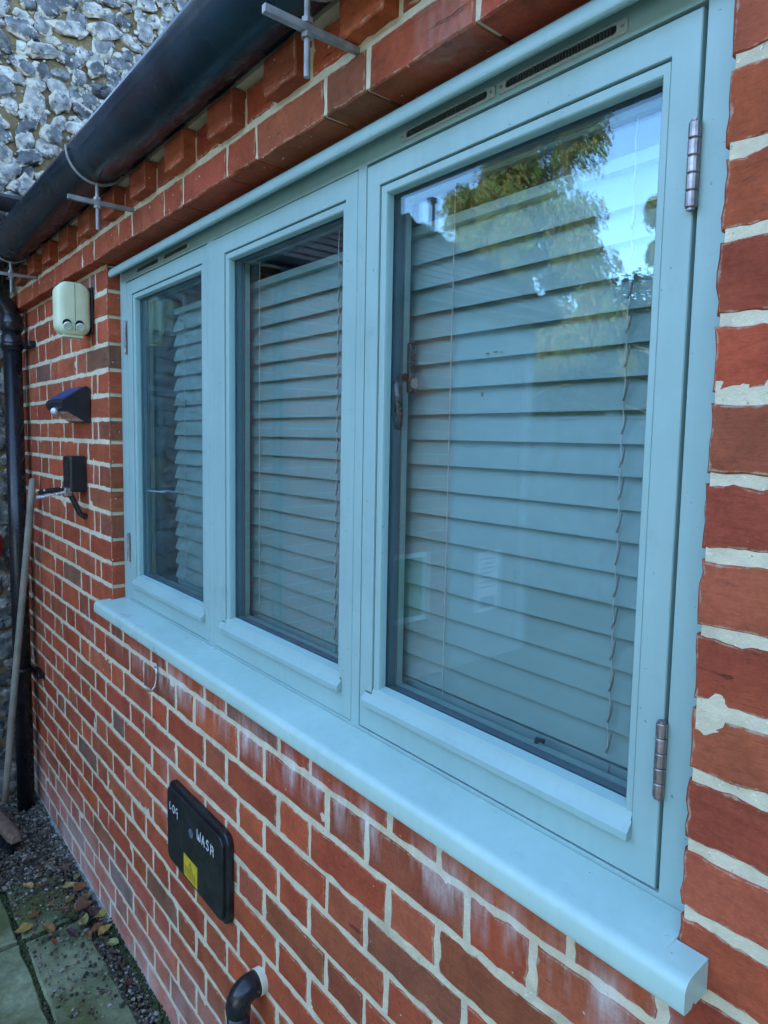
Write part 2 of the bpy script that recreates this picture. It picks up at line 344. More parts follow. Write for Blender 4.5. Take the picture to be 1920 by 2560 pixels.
# ------------------------------------------------------------------ the brick wall
PAL = [(.30, .068, .034), (.27, .060, .034), (.33, .078, .036), (.25, .072, .038), (.22, .075, .045), (.185, .085, .06), (.29, .062, .032), (.31, .085, .045), (.15, .082, .07)]
WTS = [6, 5, 6, 4, 1.5, .6, 5, 6, .35]
def bcol():
    c = random.choices(PAL, WTS)[0]; k = random.uniform(.85, 1.15)
    return tuple(x * k * random.uniform(.95, 1.05) * w_ for x, w_ in zip(c, (1.18, 1.12, 1.0)))
def brick_mesh(x0, x1, z0, z1, yf, depth=.05, n_long=5, n_short=2, j=.0016, z0b=None, z1b=None):
    """irregular hand-made brick, front at yf facing -y; z0b,z1b: z at the right end"""
    z0b = z0 if z0b is None else z0b; z1b = z1 if z1b is None else z1b
    per = []
    def P(u, w):
        x = x0 + (x1 - x0) * u; lo = z0 + (z0b - z0) * u; hi = z1 + (z1b - z1) * u
        return x, lo + (hi - lo) * w
    for k in range(n_long): per.append((k / n_long, 0))
    for k in range(n_short): per.append((1, k / n_short))
    for k in range(n_long): per.append((1 - k / n_long, 1))
    for k in range(n_short): per.append((0, 1 - k / n_short))
    cx, cz = P(.5, .5); s = random.random() * 50
    tilt = (random.uniform(-.0012, .0012), random.uniform(-.001, .001))
    outer, inner = [], []
    for u, w in per:
        x, z = P(u, w)
        corner = (u in (0, 1)) and (w in (0, 1))
        q = (noise.noise(Vector((x * 40 + s, z * 40, s))) * j * 1.6 + random.uniform(-j, j) * .7) * (.3 if corner else 1)
        sx = (1 if x < cx else -1); sz = (1 if z < cz else -1)
        ex = ez = 0
        if w in (0, 1): z += q * sz
        if u in (0, 1): x += q * sx
        outer.append((x + ex, z + ez))
        b = .0016 + random.uniform(0, .0022)
        xi = x + ex * 1.2 + (b * sx if abs(x - cx) > abs(x1 - x0) * .5 - .006 else 0); zi = z + ez * 1.2 + (b * sz if w in (0, 1) else 0)
        inner.append((xi, zi))
    r3 = [(x, yf + .0035 + random.uniform(-.0006, .0006), z) for x, z in outer]
    r2 = [(x, yf + .0006 + tilt[0] * (x - cx) / .1 + tilt[1] * (z - cz) / .03 + random.uniform(-.0004, .0004), z) for x, z in inner]
    rb = [(x, yf + depth, z) for x, z in outer]
    hx, hz = abs(x1 - x0) / 2, abs(z1 - z0) / 2
    r1 = [(cx + (x - cx) * max(.2, 1 - .0075 / hx), y - .0002, cz + (z - cz) * max(.2, 1 - .0075 / hz)) for x, y, z in r2]
    return loft([rb, r3, r2, r1])
def edged(c, mesh):                             # alpha 0 at the arrises, 1 inside the face
    n = len(mesh[0]) // 4; return [(*c, 1.0)] * n + [(*c, .55)] * n + [(*c, 0.0)] * n + [(*c, 1.0)] * n
# measured heights of the bed joints at the left corner and at the right pier
ZL = {-1: .0735, 0: .0, 1: -.0746, 2: -.1539, 3: -.2314, 4: -.3048, 5: -.3786, 6: -.4482, 7: -.5171, 8: -.5925, 9: -.6659, 10: -.7461, 11: -.8206, 12: -.8918, 13: -.968, 14: -1.050, 15: -1.129, 16: -1.207}
ZR = {-1: .075, 0: .001, 1: -.0699, 2: -.1485, 3: -.225, 4: -.3035, 5: -.3752, 6: -.453, 7: -.5277, 8: -.6032, 9: -.6786, 10: -.7516, 11: -.8253, 12: -.8985, 13: -.9726, 14: -1.042, 15: -1.124, 16: -1.203}
def zj(n, x):
    a = ZL.get(n, -.075 * n - .004); b = ZR.get(n, -.075 * n - .002)
    if n >= 14: b = ZR.get(n, -.075 * n - .002); 
    t = (x + .93) / 1.79; return a + (b - a) * max(-.3, min(1.4, t))
XO0, XO1 = -.929, .8563
bricks = []                                     # (x0,x1,z0,z1,z0b,z1b,yf,depth)
def course(n, xs, yf=0.0, depth=.05, deep=None):
    for a, b in xs:
        g = .0056; w = random.uniform(-.0012, .0012)
        d = depth
        za = zj(n + 1, a) + g + w; zb = zj(n, a) - g; zc = zj(n + 1, b) + g + w; zd = zj(n, b) - g
        if deep and (abs(a - deep) < .004 or abs(b - deep) < .004): d = .10
        bricks.append((a, b, za, zb, zc, zd, yf, d))
def flem(x_from, x_to, phase):                  # stretcher starts at phase, period .3375
    out = []; k0 = int((x_from - phase) / .3375) - 2
    for k in range(k0, k0 + 40):
        s = phase + k * .3375
        for a, b in ((s, s + .225), (s + .225, s + .3375)):
            a2, b2 = max(a + .0056, x_from), min(b - .0056, x_to)
            if b2 - a2 > .022: out.append((a2 + random.uniform(-.0015, .0015) * (a2 > x_from), b2 + random.uniform(-.0015, .0015) * (b2 < x_to)))
    return out
def flem_left(types):                           # pier left of the opening, anchored on the corner
    out = []; x = XO0
    seq = ([.105, .048] + [.216, .1035] * 8) if types else ([.2155, .1035] * 8)
    for w in seq:
        a = x - w
        if a < -2.1: a = -2.1
        if x - a > .02: out.append((a, x - random.uniform(0, .002) * (x < XO0 - .01)))
        x = a - random.uniform(.0088, .0115)
        if x < -2.09: break
    return out
XR_END = 1.32
for n in range(-1, 13):                         # courses beside the window (n=-1 lies under the corbel)
    course(n, flem_left(n % 2 == 1), deep=XO0)
    if n % 2 == 1: xs = [(XO1, XO1 + .2145), (XO1 + .2245, XO1 + .327), (XO1 + .337, XR_END)]
    else: xs = [(XO1, XO1 + .104), (XO1 + .1135, XO1 + .16), (XO1 + .17, XO1 + .385), (XO1 + .395, XR_END)]
    course(n, xs, deep=XO1)
PH_B, PH_A = .0, .05625 + .1125                 # phases: course 14 has joints 0,.225; course 13 has joints .05625,.16875
for n in range(13, 28):
    ph = PH_B if n % 2 == 0 else PH_A
    if n == 12: continue
    course(n, flem(-2.1, XR_END, ph))
# course 12 between the reveals sits behind the sill: filled by the sill itself and a bed of bricks under it
# corbel course, face 36 mm proud
S = [-2.1, -2.01, -1.905, -1.687, -1.58, -1.362, -1.255, -1.045, -.93, -.713, -.612, -.402, -.296, -.085, .030, .249, .357, .5695, .685, .9, 1.01, 1.225, 1.32]
for a, b in zip(S, S[1:]):
    bricks.append((a + .0045, b - .0045, .0775, .1385, .0775, .1385, -.036, .10))
for k in range(-9, 6):                          # dentil course: every other header stands proud
    a = .103 + .2175 * k
    if a > -2.08: bricks.append((a, a + .1005, .151, .213, .151, .213, -.062, .12))
    bricks.append((a + .1105, a + .2075, .151, .213, .151, .213, -.036, .10)) if a + .1105 > -2.1 else None
wall = thing('brick_wall', 'red brick wall in Flemish bond with pale mortar around the long window', 'wall')
def area(b):
    pts = [px((x, b[6], z)) for x, z in ((b[0], b[2]), (b[1], b[4]), (b[1], b[5]), (b[0], b[3]))]
    if any(p is None for p in pts): return 0
    if min(p[0] for p in pts) > 1920 or max(p[0] for p in pts) < 0 or min(p[1] for p in pts) > 2560 or max(p[1] for p in pts) < 0: return 0
    pts = [(min(max(p[0], 0), 1920), min(max(p[1], 0), 2560)) for p in pts]
    return abs(sum(pts[i][0] * pts[(i + 1) % 4][1] - pts[(i + 1) % 4][0] * pts[i][1] for i in range(4))) / 2
order = sorted(range(len(bricks)), key=lambda i: -area(bricks[i]))
rest = MB()
for rank, i in enumerate(order):
    b = bricks[i]; near = b[0] > .5 and area(b) > 9000
    mesh = brick_mesh(b[0], b[1], b[2], b[3], b[6], b[7], 12 if near else 6, 5 if near else 3, .0020 if near else .0016, b[4], b[5])
    c = bcol()
    if 13 <= 0: pass
    if rank < 300 and area(b) > 0:
        link('brick', mesh[0], mesh[1], M_BRICK, wall, col=edged(c, mesh))
    else: rest.add(mesh, edged(c, mesh))
o = rest.link('brick', M_BRICK, wall); o['kind'] = 'stuff'
# mortar: fine sheet just behind the brick faces, plus the body of the wall
def mortar_sheet(x0, x1, z0, z1, y, st=.011):
    nx = max(2, int((x1 - x0) / st)); nz = max(2, int((z1 - z0) / st)); v = []; f = []
    for i in range(nx + 1):
        for k in range(nz + 1):
            x = x0 + (x1 - x0) * i / nx; z = z0 + (z1 - z0) * k / nz
            d = noise.noise(Vector((x * 45, y * 9, z * 45))) * .0011 + noise.noise(Vector((x * 12, 3.3, z * 12))) * .0009
            v.append((x, y + d, z))
    for i in range(nx):
        for k in range(nz):
            a = i * (nz + 1) + k; f.append((a, a + nz + 1, a + nz + 2, a + 1))
    return v, f
mo = MB()
mo.add(mortar_sheet(-2.1, XO0 - .0045, -.9675, .079, .0022)); mo.add(mortar_sheet(XO1 + .0040, 1.33, -.9675, .079, .0022))
mo.add(mortar_sheet(-2.1, 1.33, -2.12, -.9675, .0022, .013))
mo.add(mortar_sheet(-2.1, 1.33, .139, .2, -.033)); mo.add(mortar_sheet(-2.1, 1.33, .0815, .1385, -.033))
mo.link('mortar', M_MORTAR, wall, smooth=True)
core = MB()
core.add(box(-2.1, XO0 - .0048, .0055, .30, -.9675, .074)); core.add(box(XO1 + .0042, 1.33, .0055, .30, -.9675, .074))
core.add(box(-2.1, 1.33, .0056, .30, -2.3, -.968)); core.add(box(-2.1, 1.33, -.0305, .012, .0812, .148)); core.add(box(-2.1, XO0 - .02, .012, .30, .0745, .30)); core.add(box(XO1 + .02, 1.33, .012, .30, .0745, .30)); core.add(box(XO0 - .02, XO1 + .02, .012, .30, .125, .30))
core.add(box(-2.1, 1.33, -.030, .012, .1485, .216)); core.add(box(-2.1, 1.33, -.050, .012, .2165, .287))
core.link('mortar_body', M_MORTAR, wall)

# ------------------------------------------------------------------ the window
FY = .038
win = thing('casement_window', 'long pale grey green three light timber window set in the red brick wall', 'window')
def cells(xc, zc, solid, y0, y1):
    idx = {}; v = []; f = []
    def V(i, j, y):
        k = (i, j, y)
        if k not in idx: idx[k] = len(v); v.append((xc[i], y1 if y else y0, zc[j]))
        return idx[k]
    nx, nz = len(xc) - 1, len(zc) - 1
    S_ = lambda i, j: 0 <= i < nx and 0 <= j < nz and solid(i, j)
    for i in range(nx):
        for j in range(nz):
            if not S_(i, j): continue
            f.append((V(i, j, 0), V(i + 1, j, 0), V(i + 1, j + 1, 0), V(i, j + 1, 0)))
            f.append((V(i, j, 1), V(i, j + 1, 1), V(i + 1, j + 1, 1), V(i + 1, j, 1)))
            if not S_(i - 1, j): f.append((V(i, j, 0), V(i, j + 1, 0), V(i, j + 1, 1), V(i, j, 1)))
            if not S_(i + 1, j): f.append((V(i + 1, j, 0), V(i + 1, j, 1), V(i + 1, j + 1, 1), V(i + 1, j + 1, 0)))
            if not S_(i, j - 1): f.append((V(i, j, 0), V(i, j, 1), V(i + 1, j, 1), V(i + 1, j, 0)))
            if not S_(i, j + 1): f.append((V(i, j + 1, 0), V(i + 1, j + 1, 0), V(i + 1, j + 1, 1), V(i, j + 1, 1)))
    return v, f
XC = [XO0 + .0005, -.8755, -.3315, -.3020, .2420, .2640, .8145, XO1 - .0008]
ZC = [-.9405, -.9215, .0210, .0730]
fr = cells(XC, ZC, lambda i, j: j in (0, 2) or i % 2 == 0, FY, .098)
link('frame', fr[0], fr[1], M_PAINT, win, bevel=.0010)
# dark rebate stop behind the sash gaps
stop = MB()
for i in (1, 3, 5):
    stop.add(sweep_rect([(-.004, FY + .016), (.010, FY + .016), (.010, FY + .050), (-.004, FY + .050)], XC[i], XC[i + 1], ZC[1], ZC[2]))
stop.link('draught_seal', M_DARK, win)
# drip mould over the head
dp = [(.0375, .0590), (.031, .0535), (.022, .0440), (.012, .0370), (.0045, .0345), (.0010, .0370), (-.0005, .0440), (.0015, .0530), (.0070, .0600), (.018, .0660), (.0375, .0690)]
link('drip_mould', *extx(dp, -.914, .855), M_PAINT, win, smooth=False, bevel=.0012)
# sill
def sill_ring(x, horn):
    top = [(-.0005, -.9312), (-.020, -.9318), (-.036, -.9325), (-.0425, -.9345), (-.0465, -.9385), (-.0485, -.9440), (-.0488, -.9600), (-.0470, -.9665), (-.040, -.9672), (-.032, -.9672), (-.030, -.9630), (-.026, -.9630), (-.024, -.9672), (-.0005, -.9672)]
    if not horn: top = [(.0370, -.9270)] + top[1:-1] + [(.0370, -.9672)]
    return [(x, y, z) for y, z in top]
sv, sf = loft([sill_ring(-.952, 1), sill_ring(-.9285, 1), sill_ring(-.9275, 0), sill_ring(.8548, 0), sill_ring(.8556, 1), sill_ring(.8885, 1)])
sill = link('window_sill', sv, sf, M_SILL_LIT, win, bevel=.0013)
sj = box(-.927, .8545, -.0, .0975, -.9670, -.9408)
link('sub_sill', *sj, M_PAINT, win)
# sashes
def sash(x0, x1, gx0, gx1, gapL, gapR, gapT, gapB, ledge_l, ledge_r):
    z0, z1 = ZC[1] + gapB, ZC[2] - gapT; a, b = x0 + gapL, x1 - gapR
    s = bpy.data.objects.new('sash', None); COL.objects.link(s); s.parent = win
    bl = .0335                                   # stile face up to the bead line
    zb = -.8600                                  # bead line at the bottom rail
    ax, bx = gx0 - .0160, gx1 + .0110            # bead lines
    zt = -.0190
    m = MB()
    o = [(a, z0), (b, z0), (b, z1), (a, z1)]; i_ = [(ax, zb), (bx, zb), (bx, zt), (ax, zt)]
    rings = [[(x, y, z) for x, z in o] for y in (FY + .052, FY + .0012)] + [[(x + (.001 if k in (0, 3) else -.001), FY, z + (.001 if k < 2 else -.001)) for k, (x, z) in enumerate(o)]]
    rings += [[(x - (.0008 if k in (0, 3) else -.0008), FY, z - (.0008 if k < 2 else -.0008)) for k, (x, z) in enumerate(i_)], [(x, FY + .0008, z) for x, z in i_], [(x, FY + .052, z) for x, z in i_]]
    v = [p for r in rings for p in r]; f = []
    for r in range(len(rings) - 1):
        for k in range(4): f.append((r * 4 + k, r * 4 + (k + 1) % 4, (r + 1) * 4 + (k + 1) % 4, (r + 1) * 4 + k))
    for k in range(4): f.append(((len(rings) - 1) * 4 + k, (len(rings) - 1) * 4 + (k + 1) % 4, (k + 1) % 4, k))
    link('sash_rail', v, f, M_PAINT, s)
    # glazing bead: a sloped moulding, front 2.5 mm back, mitred
    g0, g1, gz0, gz1 = gx0, gx1, -.8420, -.0350
    def rr(ix, iy, t, y):                        # interpolate bead line -> glass edge, t 0..1
        L = ax + .0018 + (g0 - ax - .0018) * t; R_ = bx - .0008 + (g1 - bx + .0008) * t; B_ = zb + .0008 + (gz0 - zb - .0008) * t; T = zt - .0022 + (gz1 - zt + .0022) * t
        return [(L, y, B_), (R_, y, B_), (R_, y, T), (L, y, T)]
    seq = [(0, FY + .050), (0, FY + .0040), (.10, FY + .0026), (.80, FY + .0026), (.93, FY + .0040), (1.0, FY + .0080), (1.0, FY + .0175), (.6, FY + .018), (.6, FY + .050)]
    v = [p for t, y in seq for p in rr(0, 0, t, y)]; f = []
    for r in range(len(seq)):
        q = (r + 1) % len(seq)
        for k in range(4): f.append((r * 4 + k, r * 4 + (k + 1) % 4, q * 4 + (k + 1) % 4, q * 4 + k))
    link('glazing_bead', v, f, M_PAINT, s)
    # projecting weather bead along the bottom
    wp = [(FY + .0176, -.8395), (FY + .0030, -.8435), (FY - .0005, -.8540), (FY - .0090, -.8630), (FY - .0108, -.8650), (FY - .0108, -.8735), (FY - .0098, -.8752), (FY - .0050, -.8752), (FY - .0042, -.8730), (FY - .0006, -.8725), (FY - .0006, -.8600), (FY + .0176, -.8560)]
    def wr(x, cut):                              # behind the stiles the bead only exists in front of the face
        return [(x, min(y, FY - .0005) if cut else y, (-.8520 if (cut and y > FY) and z > -.855 else z)) for y, z in wp]
    link('weather_bead', *loft([wr(ledge_l, 1), wr(g0 - .0142, 1), wr(g0 - .0139, 0), wr(g1 + .0101, 0), wr(g1 + .0104, 1), wr(ledge_r, 1)]), M_PAINT, s, bevel=.0007)
    for y in (FY + .0185, FY + .0385):
        link('pane', *box(g0 - .006, g1 + .006, y, y + .004, gz0 - .006, gz1 + .006), M_GLASS, s)
    link('glass_spacer', *sweep_rect([(-.006, FY + .0228), (.0018, FY + .0228), (.0018, FY + .0383), (-.006, FY + .0383)], g0, g1, gz0, gz1), simple('spacer_bar', (.06, .08, .10), .4), s)
    link('inner_rebate', *sweep_rect([(-.012, FY + .0430), (.001, FY + .0430), (.001, FY + .055), (-.012, FY + .055)], g0, g1, gz0, gz1), M_PAINT, s)
    return s
sash(XC[1], XC[2], -.8150, -.3700, .0030, .0012, .0030, .0016, -.8400, -.3520)
sash(XC[3], XC[4], -.2300, .1965, .0006, .0014, .0014, .0010, -.2620, .2130)
sash(XC[5], XC[6], .3140, .7675, .0022, .0046, .0042, .0026, .2820, .7790)
# trickle vents in the head
def vent(x0, x1):
    e = bpy.data.objects.new('trickle_vent', None); COL.objects.link(e); e.parent = win
    z0, z1 = .0275, .0430; yv = FY - .0030
    outer = rrect(x0, x1, z0, z1, .004, 4); inner = rrect(x0 + .013, x1 - .013, z0 + .0030, z1 - .0022, .004, 4)
    n = len(outer)
    rings = [[(x, FY - .0002, z) for x, z in outer], [(x, yv + .0008, z) for x, z in outer], [(x, yv, z) for x, z in rrect(x0 + .0008, x1 - .0008, z0 + .0008, z1 - .0008, .0035, 4)], [(x, yv, z) for x, z in inner], [(x, FY - .0003, z) for x, z in inner]]
    v, f = loft(rings, caps=False); link('vent_surround', v, f, M_VENT, e)
    bk = [(x, FY - .0006, z) for x, z in inner]; link('vent_slot', bk, [tuple(range(n))], M_DARK, e)
    fins = MB(); x = x0 + .020
    while x < x1 - .020:
        fins.add(box(x, x + .0012, yv + .0002, FY - .0007, z0 + .0034, z1 - .0026)); x += .0042
    fins.link('vent_fin', M_FIN, e)
    for sx in (x0 + .006, x1 - .006): link('screw', *tube([(sx, yv + .0002, (z0 + z1) / 2), (sx, yv - .0009, (z0 + z1) / 2)], .0019, 8), M_STEEL, e)
for a, b in ((-.792, -.609), (-.597, -.423), (.350, .5375), (.5425, .727)): vent(a, b)
# hinges
def hinge(x, z0, z1, r=.0062):
    e = bpy.data.objects.new('hinge', None); COL.objects.link(e); e.parent = win
    y = FY - .0052; n = 5; h = (z1 - z0) / n
    for k in range(n):
        za, zb = z0 + k * h + .0005, z0 + (k + 1) * h - .0005
        link('knuckle', *tube([(x, y, za), (x, y, za + .001), (x, y, zb - .001), (x, y, zb)], [r * .9, r, r, r * .9], 14), M_HINGE, e, smooth=False)
    link('hinge_pin', *tube([(x, y, z0 - .002), (x, y, z1 + .002)], r * .72, 12), M_HINGE, e)
    link('hinge_leaf', *box(x - .004, x + .002, y, FY + .010, z0 + .001, z1 - .001), M_HINGE, e)
hinge(.8105, -.181, -.096); hinge(.8105, -.809, -.724)
hinge(-.8735, -.186, -.092, .0050); hinge(-.8735, -.805, -.722, .0050)
# inner handle with key, and the stay
hd = bpy.data.objects.new('window_handle', None); COL.objects.link(hd); hd.parent = win
link('handle_plate', *plate(.302, .324, -.345, -.262, .006, [.100, .092, .089], [0, 0, .002]), M_BRONZE, hd, bevel=.001)
link('handle_lever', *tube([(.311, .090, -.318), (.312, .072, -.322), (.318, .066, -.335), (.322, .066, -.36), (.322, .068, -.385), (.316, .072, -.404)], [.008, .008, .008, .0075, .007, .006], 12), M_BRONZE, hd, smooth=True)
link('key', *plate(.326, .345, -.338, -.322, .005, [.090, .0885], [0, 0]), simple('key_brass', (.20, .17, .13), .5), hd)
st = bpy.data.objects.new('window_stay', None); COL.objects.link(st); st.parent = win
link('stay_bar', *tube([(.47, .095, -.848), (.60, .092, -.848), (.672, .088, -.850), (.690, .086, -.853), (.690, .084, -.862)], [.005, .005, .0055, .006, .004], 10), M_BRONZE, st, smooth=True)
link('stay_pin', *tube([(.60, .092, -.848), (.606, .088, -.834), (.618, .086, -.832)], .0035, 8), M_BRONZE, st)

# ------------------------------------------------------------------ venetian blinds
def blind(x0, x1, label, cords, first, last, twist):
    t = thing('venetian_blind', label, 'blind', group=None)
    sp = None
    prof = []
    for k in range(9):                            # slightly crowned slat, closed, lower edge towards the glass
        s_ = k / 8; prof.append((.1075 + .0165 * s_ - .0022 * sin(pi * s_), .0480 * s_))
    back = [(y + .0028, z + .0006) for y, z in prof][::-1]
    for k in range(first, last):
        z = -.257 - .0411 * k
        tl = random.uniform(-.0008, .0008)
        pf = [(y, z + q) for y, q in prof + back]
        r0 = [(x0, y, q) for y, q in pf]; r1 = [(x1, y, q + tl) for y, q in pf]
        o = link('slat', *loft([r0, r1]), M_BLIND, t)
    zb = -.257 - .0411 * (last - 1) - .020
    zb = -.257 - .0411 * (last - 1) - .006
    link('bottom_rail', *box(x0, x1, .1125, .130, zb - .036, zb), M_BLIND, t, bevel=.002)
    link('head_rail', *box(x0, x1, .1100, .1320, -.0860, -.0700), M_BLIND, t, bevel=.0015)
    for c in cords: link('ladder_cord', *tube([(c, .1045, .03), (c, .1045, zb)], .0009, 6), M_CORDL, t)
    if twist is not None:
        pts = [(twist + .0009 * sin(q * 1.1), .1035, .03 - .009 * q) for q in range(int((.03 - zb) / .009))]
        link('lift_cord', *tube(pts, .0009, 6), M_CORDL, t)
        m = MB()
        for k in range(first, last):
            z = -.257 - .0411 * k
            m.add(tube([(twist + .004, .1055, z - .003), (twist + .0025, .1040, z - .018), (twist - .001, .1035, z - .030)], [.0008, .0013, .0016], 6))
        m.link('cord_loop', M_CORD, t)
    return t
blind(-.700, -.303, 'narrow pale venetian blind behind the left hand casement beside the cream cover', [-.62, -.38], -3, 15, None)
blind(-.283, .235, 'pale slatted venetian blind behind the middle window light', [-.205], -3, 15, .098)
rb = blind(.279, .812, 'wide pale slatted venetian blind behind the right hand casement under the tree reflection', [.402], -3, 15, .704)
M_MARK = simple('brown_mark', (.20, .13, .06), .8)
for x, z, w, h in ((.476, -.292, .010, .0035), (.492, -.291, .010, .003), (.503, -.292, .004, .002), (.468, -.352, .007, .008)):
    a = [(x + w * .5 * cos(q * .9) * random.uniform(.7, 1.1), .1055, z + h * .5 * sin(q * .9) * random.uniform(.7, 1.1)) for q in range(7)]
    link('brown_mark', a + [(p[0], .1062, p[2]) for p in a], [tuple(range(7))] + [(q, (q + 1) % 7, 7 + (q + 1) % 7, 7 + q) for q in range(7)], M_MARK, rb)

# interior
im = MB()
im.add(box(-.930, .858, .0985, .32, -1.0, -.9410)); im.link('window_board', M_WHITE, None)['kind'] = 'structure'
rv = MB(); rv.add(box(-1.0, -.9305, .0985, .32, -.97, .07)); rv.add(box(.8585, .93, .0985, .32, -.97, .07)); rv.add(box(-1.0, .93, .0985, .32, .0735, .124))
rv.link('window_reveal', M_PLASTER, None)['kind'] = 'structure'
rm = MB(); x0, x1, y0, y1, z0, z1 = -2.09, 1.32, .321, 3.2, -2.04, .299
rm.v += [(x0, y0, z0), (x1, y0, z0), (x1, y1, z0), (x0, y1, z0), (x0, y0, z1), (x1, y0, z1), (x1, y1, z1), (x0, y1, z1)]
rm.f += [(0, 1, 2, 3), (4, 7, 6, 5), (1, 5, 6, 2), (3, 2, 6, 7), (0, 3, 7, 4)]
rm.link('room_walls', M_ROOM, None)['kind'] = 'structure'

# ------------------------------------------------------------------ eaves: gutter, brackets, roof
GY, GZ, GR = -.122, .252, .0645
gut = thing('gutter', 'long dark half round gutter under the eaves above the window', 'gutter')
arc = [(GY + GR * cos(a), GZ + GR * sin(a)) for a in [radians(180 + 180 * k / 22) for k in range(23)]]
rim_o = [(GY - GR - .0035, GZ - .002), (GY - GR - .0035, GZ + .005), (GY - GR + .003, GZ + .005)]
prof = rim_o[::-1] + [] 
inner = [(GY + (GR - .004) * cos(a), GZ + (GR - .004) * sin(a)) for a in [radians(180 + 180 * k / 22) for k in range(23)]][::-1]
loop = [(GY - GR + .003, GZ + .005), (GY - GR - .003, GZ + .005), (GY - GR - .003, GZ - .001)] + arc[1:] + [(GY + GR, GZ + .003)] + inner[:-1]
link('trough', *extx(loop, -2.035, 1.45), M_CASTBLACK, gut, smooth=True)
link('end_cap', *extx([(GY + (GR + .003) * cos(radians(180 + 18 * k)), GZ + (GR + .003) * sin(radians(180 + 18 * k))) for k in range(11)], -2.045, -2.030), M_BLACKPL, gut)
link('union', *extx([(GY + (GR + .0035) * cos(radians(180 + 9 * k)), GZ + (GR + .0035) * sin(radians(180 + 9 * k))) for k in range(21)] + [(GY + (GR + .0002) * cos(radians(360 - 9 * k)), GZ + (GR + .0002) * sin(radians(360 - 9 * k))) for k in range(21)], -1.995, -1.90), M_BLACKPL, gut, smooth=True)
def bracket(x, label, big=1.0):
    t = thing('gutter_bracket', label, 'bracket', group='gutter brackets')
    pts = [(x, GY + (GR + .0045) * cos(radians(a)), GZ + (GR + .0045) * sin(radians(a))) for a in range(176, 366, 10)]
    link('hoop', *tube(pts, .0033, 8), M_GALV, t, smooth=True)
    link('threaded_rod', *tube([(x, GY, GZ - GR - .003), (x, GY, .076)], .0043, 10), M_GALV, t)
    yb0, yb1 = -.190, -.030
    sp = [(-.0042, -.0042), (.0042, -.0042), (.0042, .0042), (-.0042, .0042)]
    rings = [[(x + a * 1.15, yb0, .1395 + b * 1.3) for a, b in sp], [(x + a * 1.15, -.11, .1400 + b * 1.3) for a, b in sp], [(x + a * 1.0, yb1, .1425 + b * 1.1) for a, b in sp]]
    link('spike', *loft(rings), M_GALV, t, bevel=.0008)
    for z in (.1305, .1495): link('nut', *tube([(x, GY, z - .0035), (x, GY, z + .0035)], .0085, 6), M_GALV, t)
bracket(.332, 'large galvanised gutter bracket with a square spike, nearest the camera above the window')
bracket(-.600, 'galvanised gutter bracket with a hoop showing round the gutter, middle of the three')
bracket(-1.600, 'small galvanised gutter bracket beside the black downpipe, farthest of the three')
def tiles(o, ux, vs, n_rows, row, length, name, parent, w=.165, hip=False):
    """roof of plain tiles: origin o, ux along eaves, vs up-slope direction (unit)"""
    o, ux, vs = Vector(o), Vector(ux), Vector(vs); nn = ux.cross(vs).normalized()
    if nn.z < 0: nn = -nn
    m = MB()
    for r in range(n_rows):
        k = -1
        while (k + 1) * w < length + w * .5:
            k += 1
            a = k * w + (w * .5 if r % 2 else 0) - w * .5; b = a + w - .004; a = max(a, 0); b = min(b, length)
            if b - a < .02: continue
            if hip and (a + b) / 2 < r * row * cos(sl_): continue
            h = random.uniform(0, .004); p = []
            for q, (s_, t_, e) in enumerate(((a, 0, .007), (b, 0, .007), (b, 1, 0), (a, 1, 0))):
                base = o + ux * s_ + vs * (r * row + t_ * (row + .03)) + nn * (e + h * (1 - t_) + .004 * (1 - t_))
                p.append(base)
            m.add((p + [x - nn * .012 for x in p], [(0, 1, 2, 3), (0, 4, 5, 1), (1, 5, 6, 2), (3, 2, 6, 7), (0, 3, 7, 4), (4, 7, 6, 5)]))
    ob = m.link(name, M_TILE, parent); ob['kind'] = 'stuff'; return ob
rf = thing('tiled_roof', 'brown clay tiled roof rising above the gutter of the brick wall', 'roof')
sl_ = radians(40)
tiles((-2.09, -.105, .315), (1, 0, 0), (0, cos(sl_), sin(sl_)), 38, .104, 3.45, 'roof_tile', rf)
up = [(-.085, .288), (-.085, .298), (3.1, .298 + 3.185 * math.tan(sl_)), (3.1, .20)]
link('eaves_shade_strip', *box(-2.09, 1.34, -.082, -.058, .2175, .288), M_CASTBLACK, rf)  # black strip added to paint in the shade under the gutter
link('roof_deck', *extx([(-.083, .289), (-.083, .300), (3.15, 3.01), (6.0, .60), (6.0, .289)], -2.09, 1.36), M_ROOM, rf)

# downpipe
dpipe = thing('downpipe', 'glossy black downpipe in the corner of the brick and flint walls', 'drainpipe')
PX, PY = -1.952, -.057
link('outlet', *tube([(PX, GY, GZ - .05), (PX, GY, .17)], [.045, .040], 20), M_BLACKPL, dpipe, smooth=False, bevel=.002)
link('swan_neck', *tube([(PX, GY, .175), (PX, GY + .004, .15), (PX, GY + .02, .12), (PX, PY - .02, .085), (PX, PY - .004, .06), (PX, PY, .03)], .034, 20), M_BLACKPL, dpipe, smooth=True)
link('socket', *tube([(PX, PY, .050), (PX, PY, .047), (PX, PY, -.012), (PX, PY, -.015)], [.036, .0405, .0405, .036], 24), M_BLACKPL, dpipe, smooth=True)
link('pipe', *tube([(PX, PY, .03), (PX, PY, -2.06)], .0345, 24), M_BLACKPL, dpipe, smooth=True)
link('socket', *tube([(PX, PY, -.030), (PX, PY, -.033), (PX, PY, -.090), (PX, PY, -.094)], [.035, .0395, .0395, .035], 24), M_BLACKPL, dpipe, smooth=True)
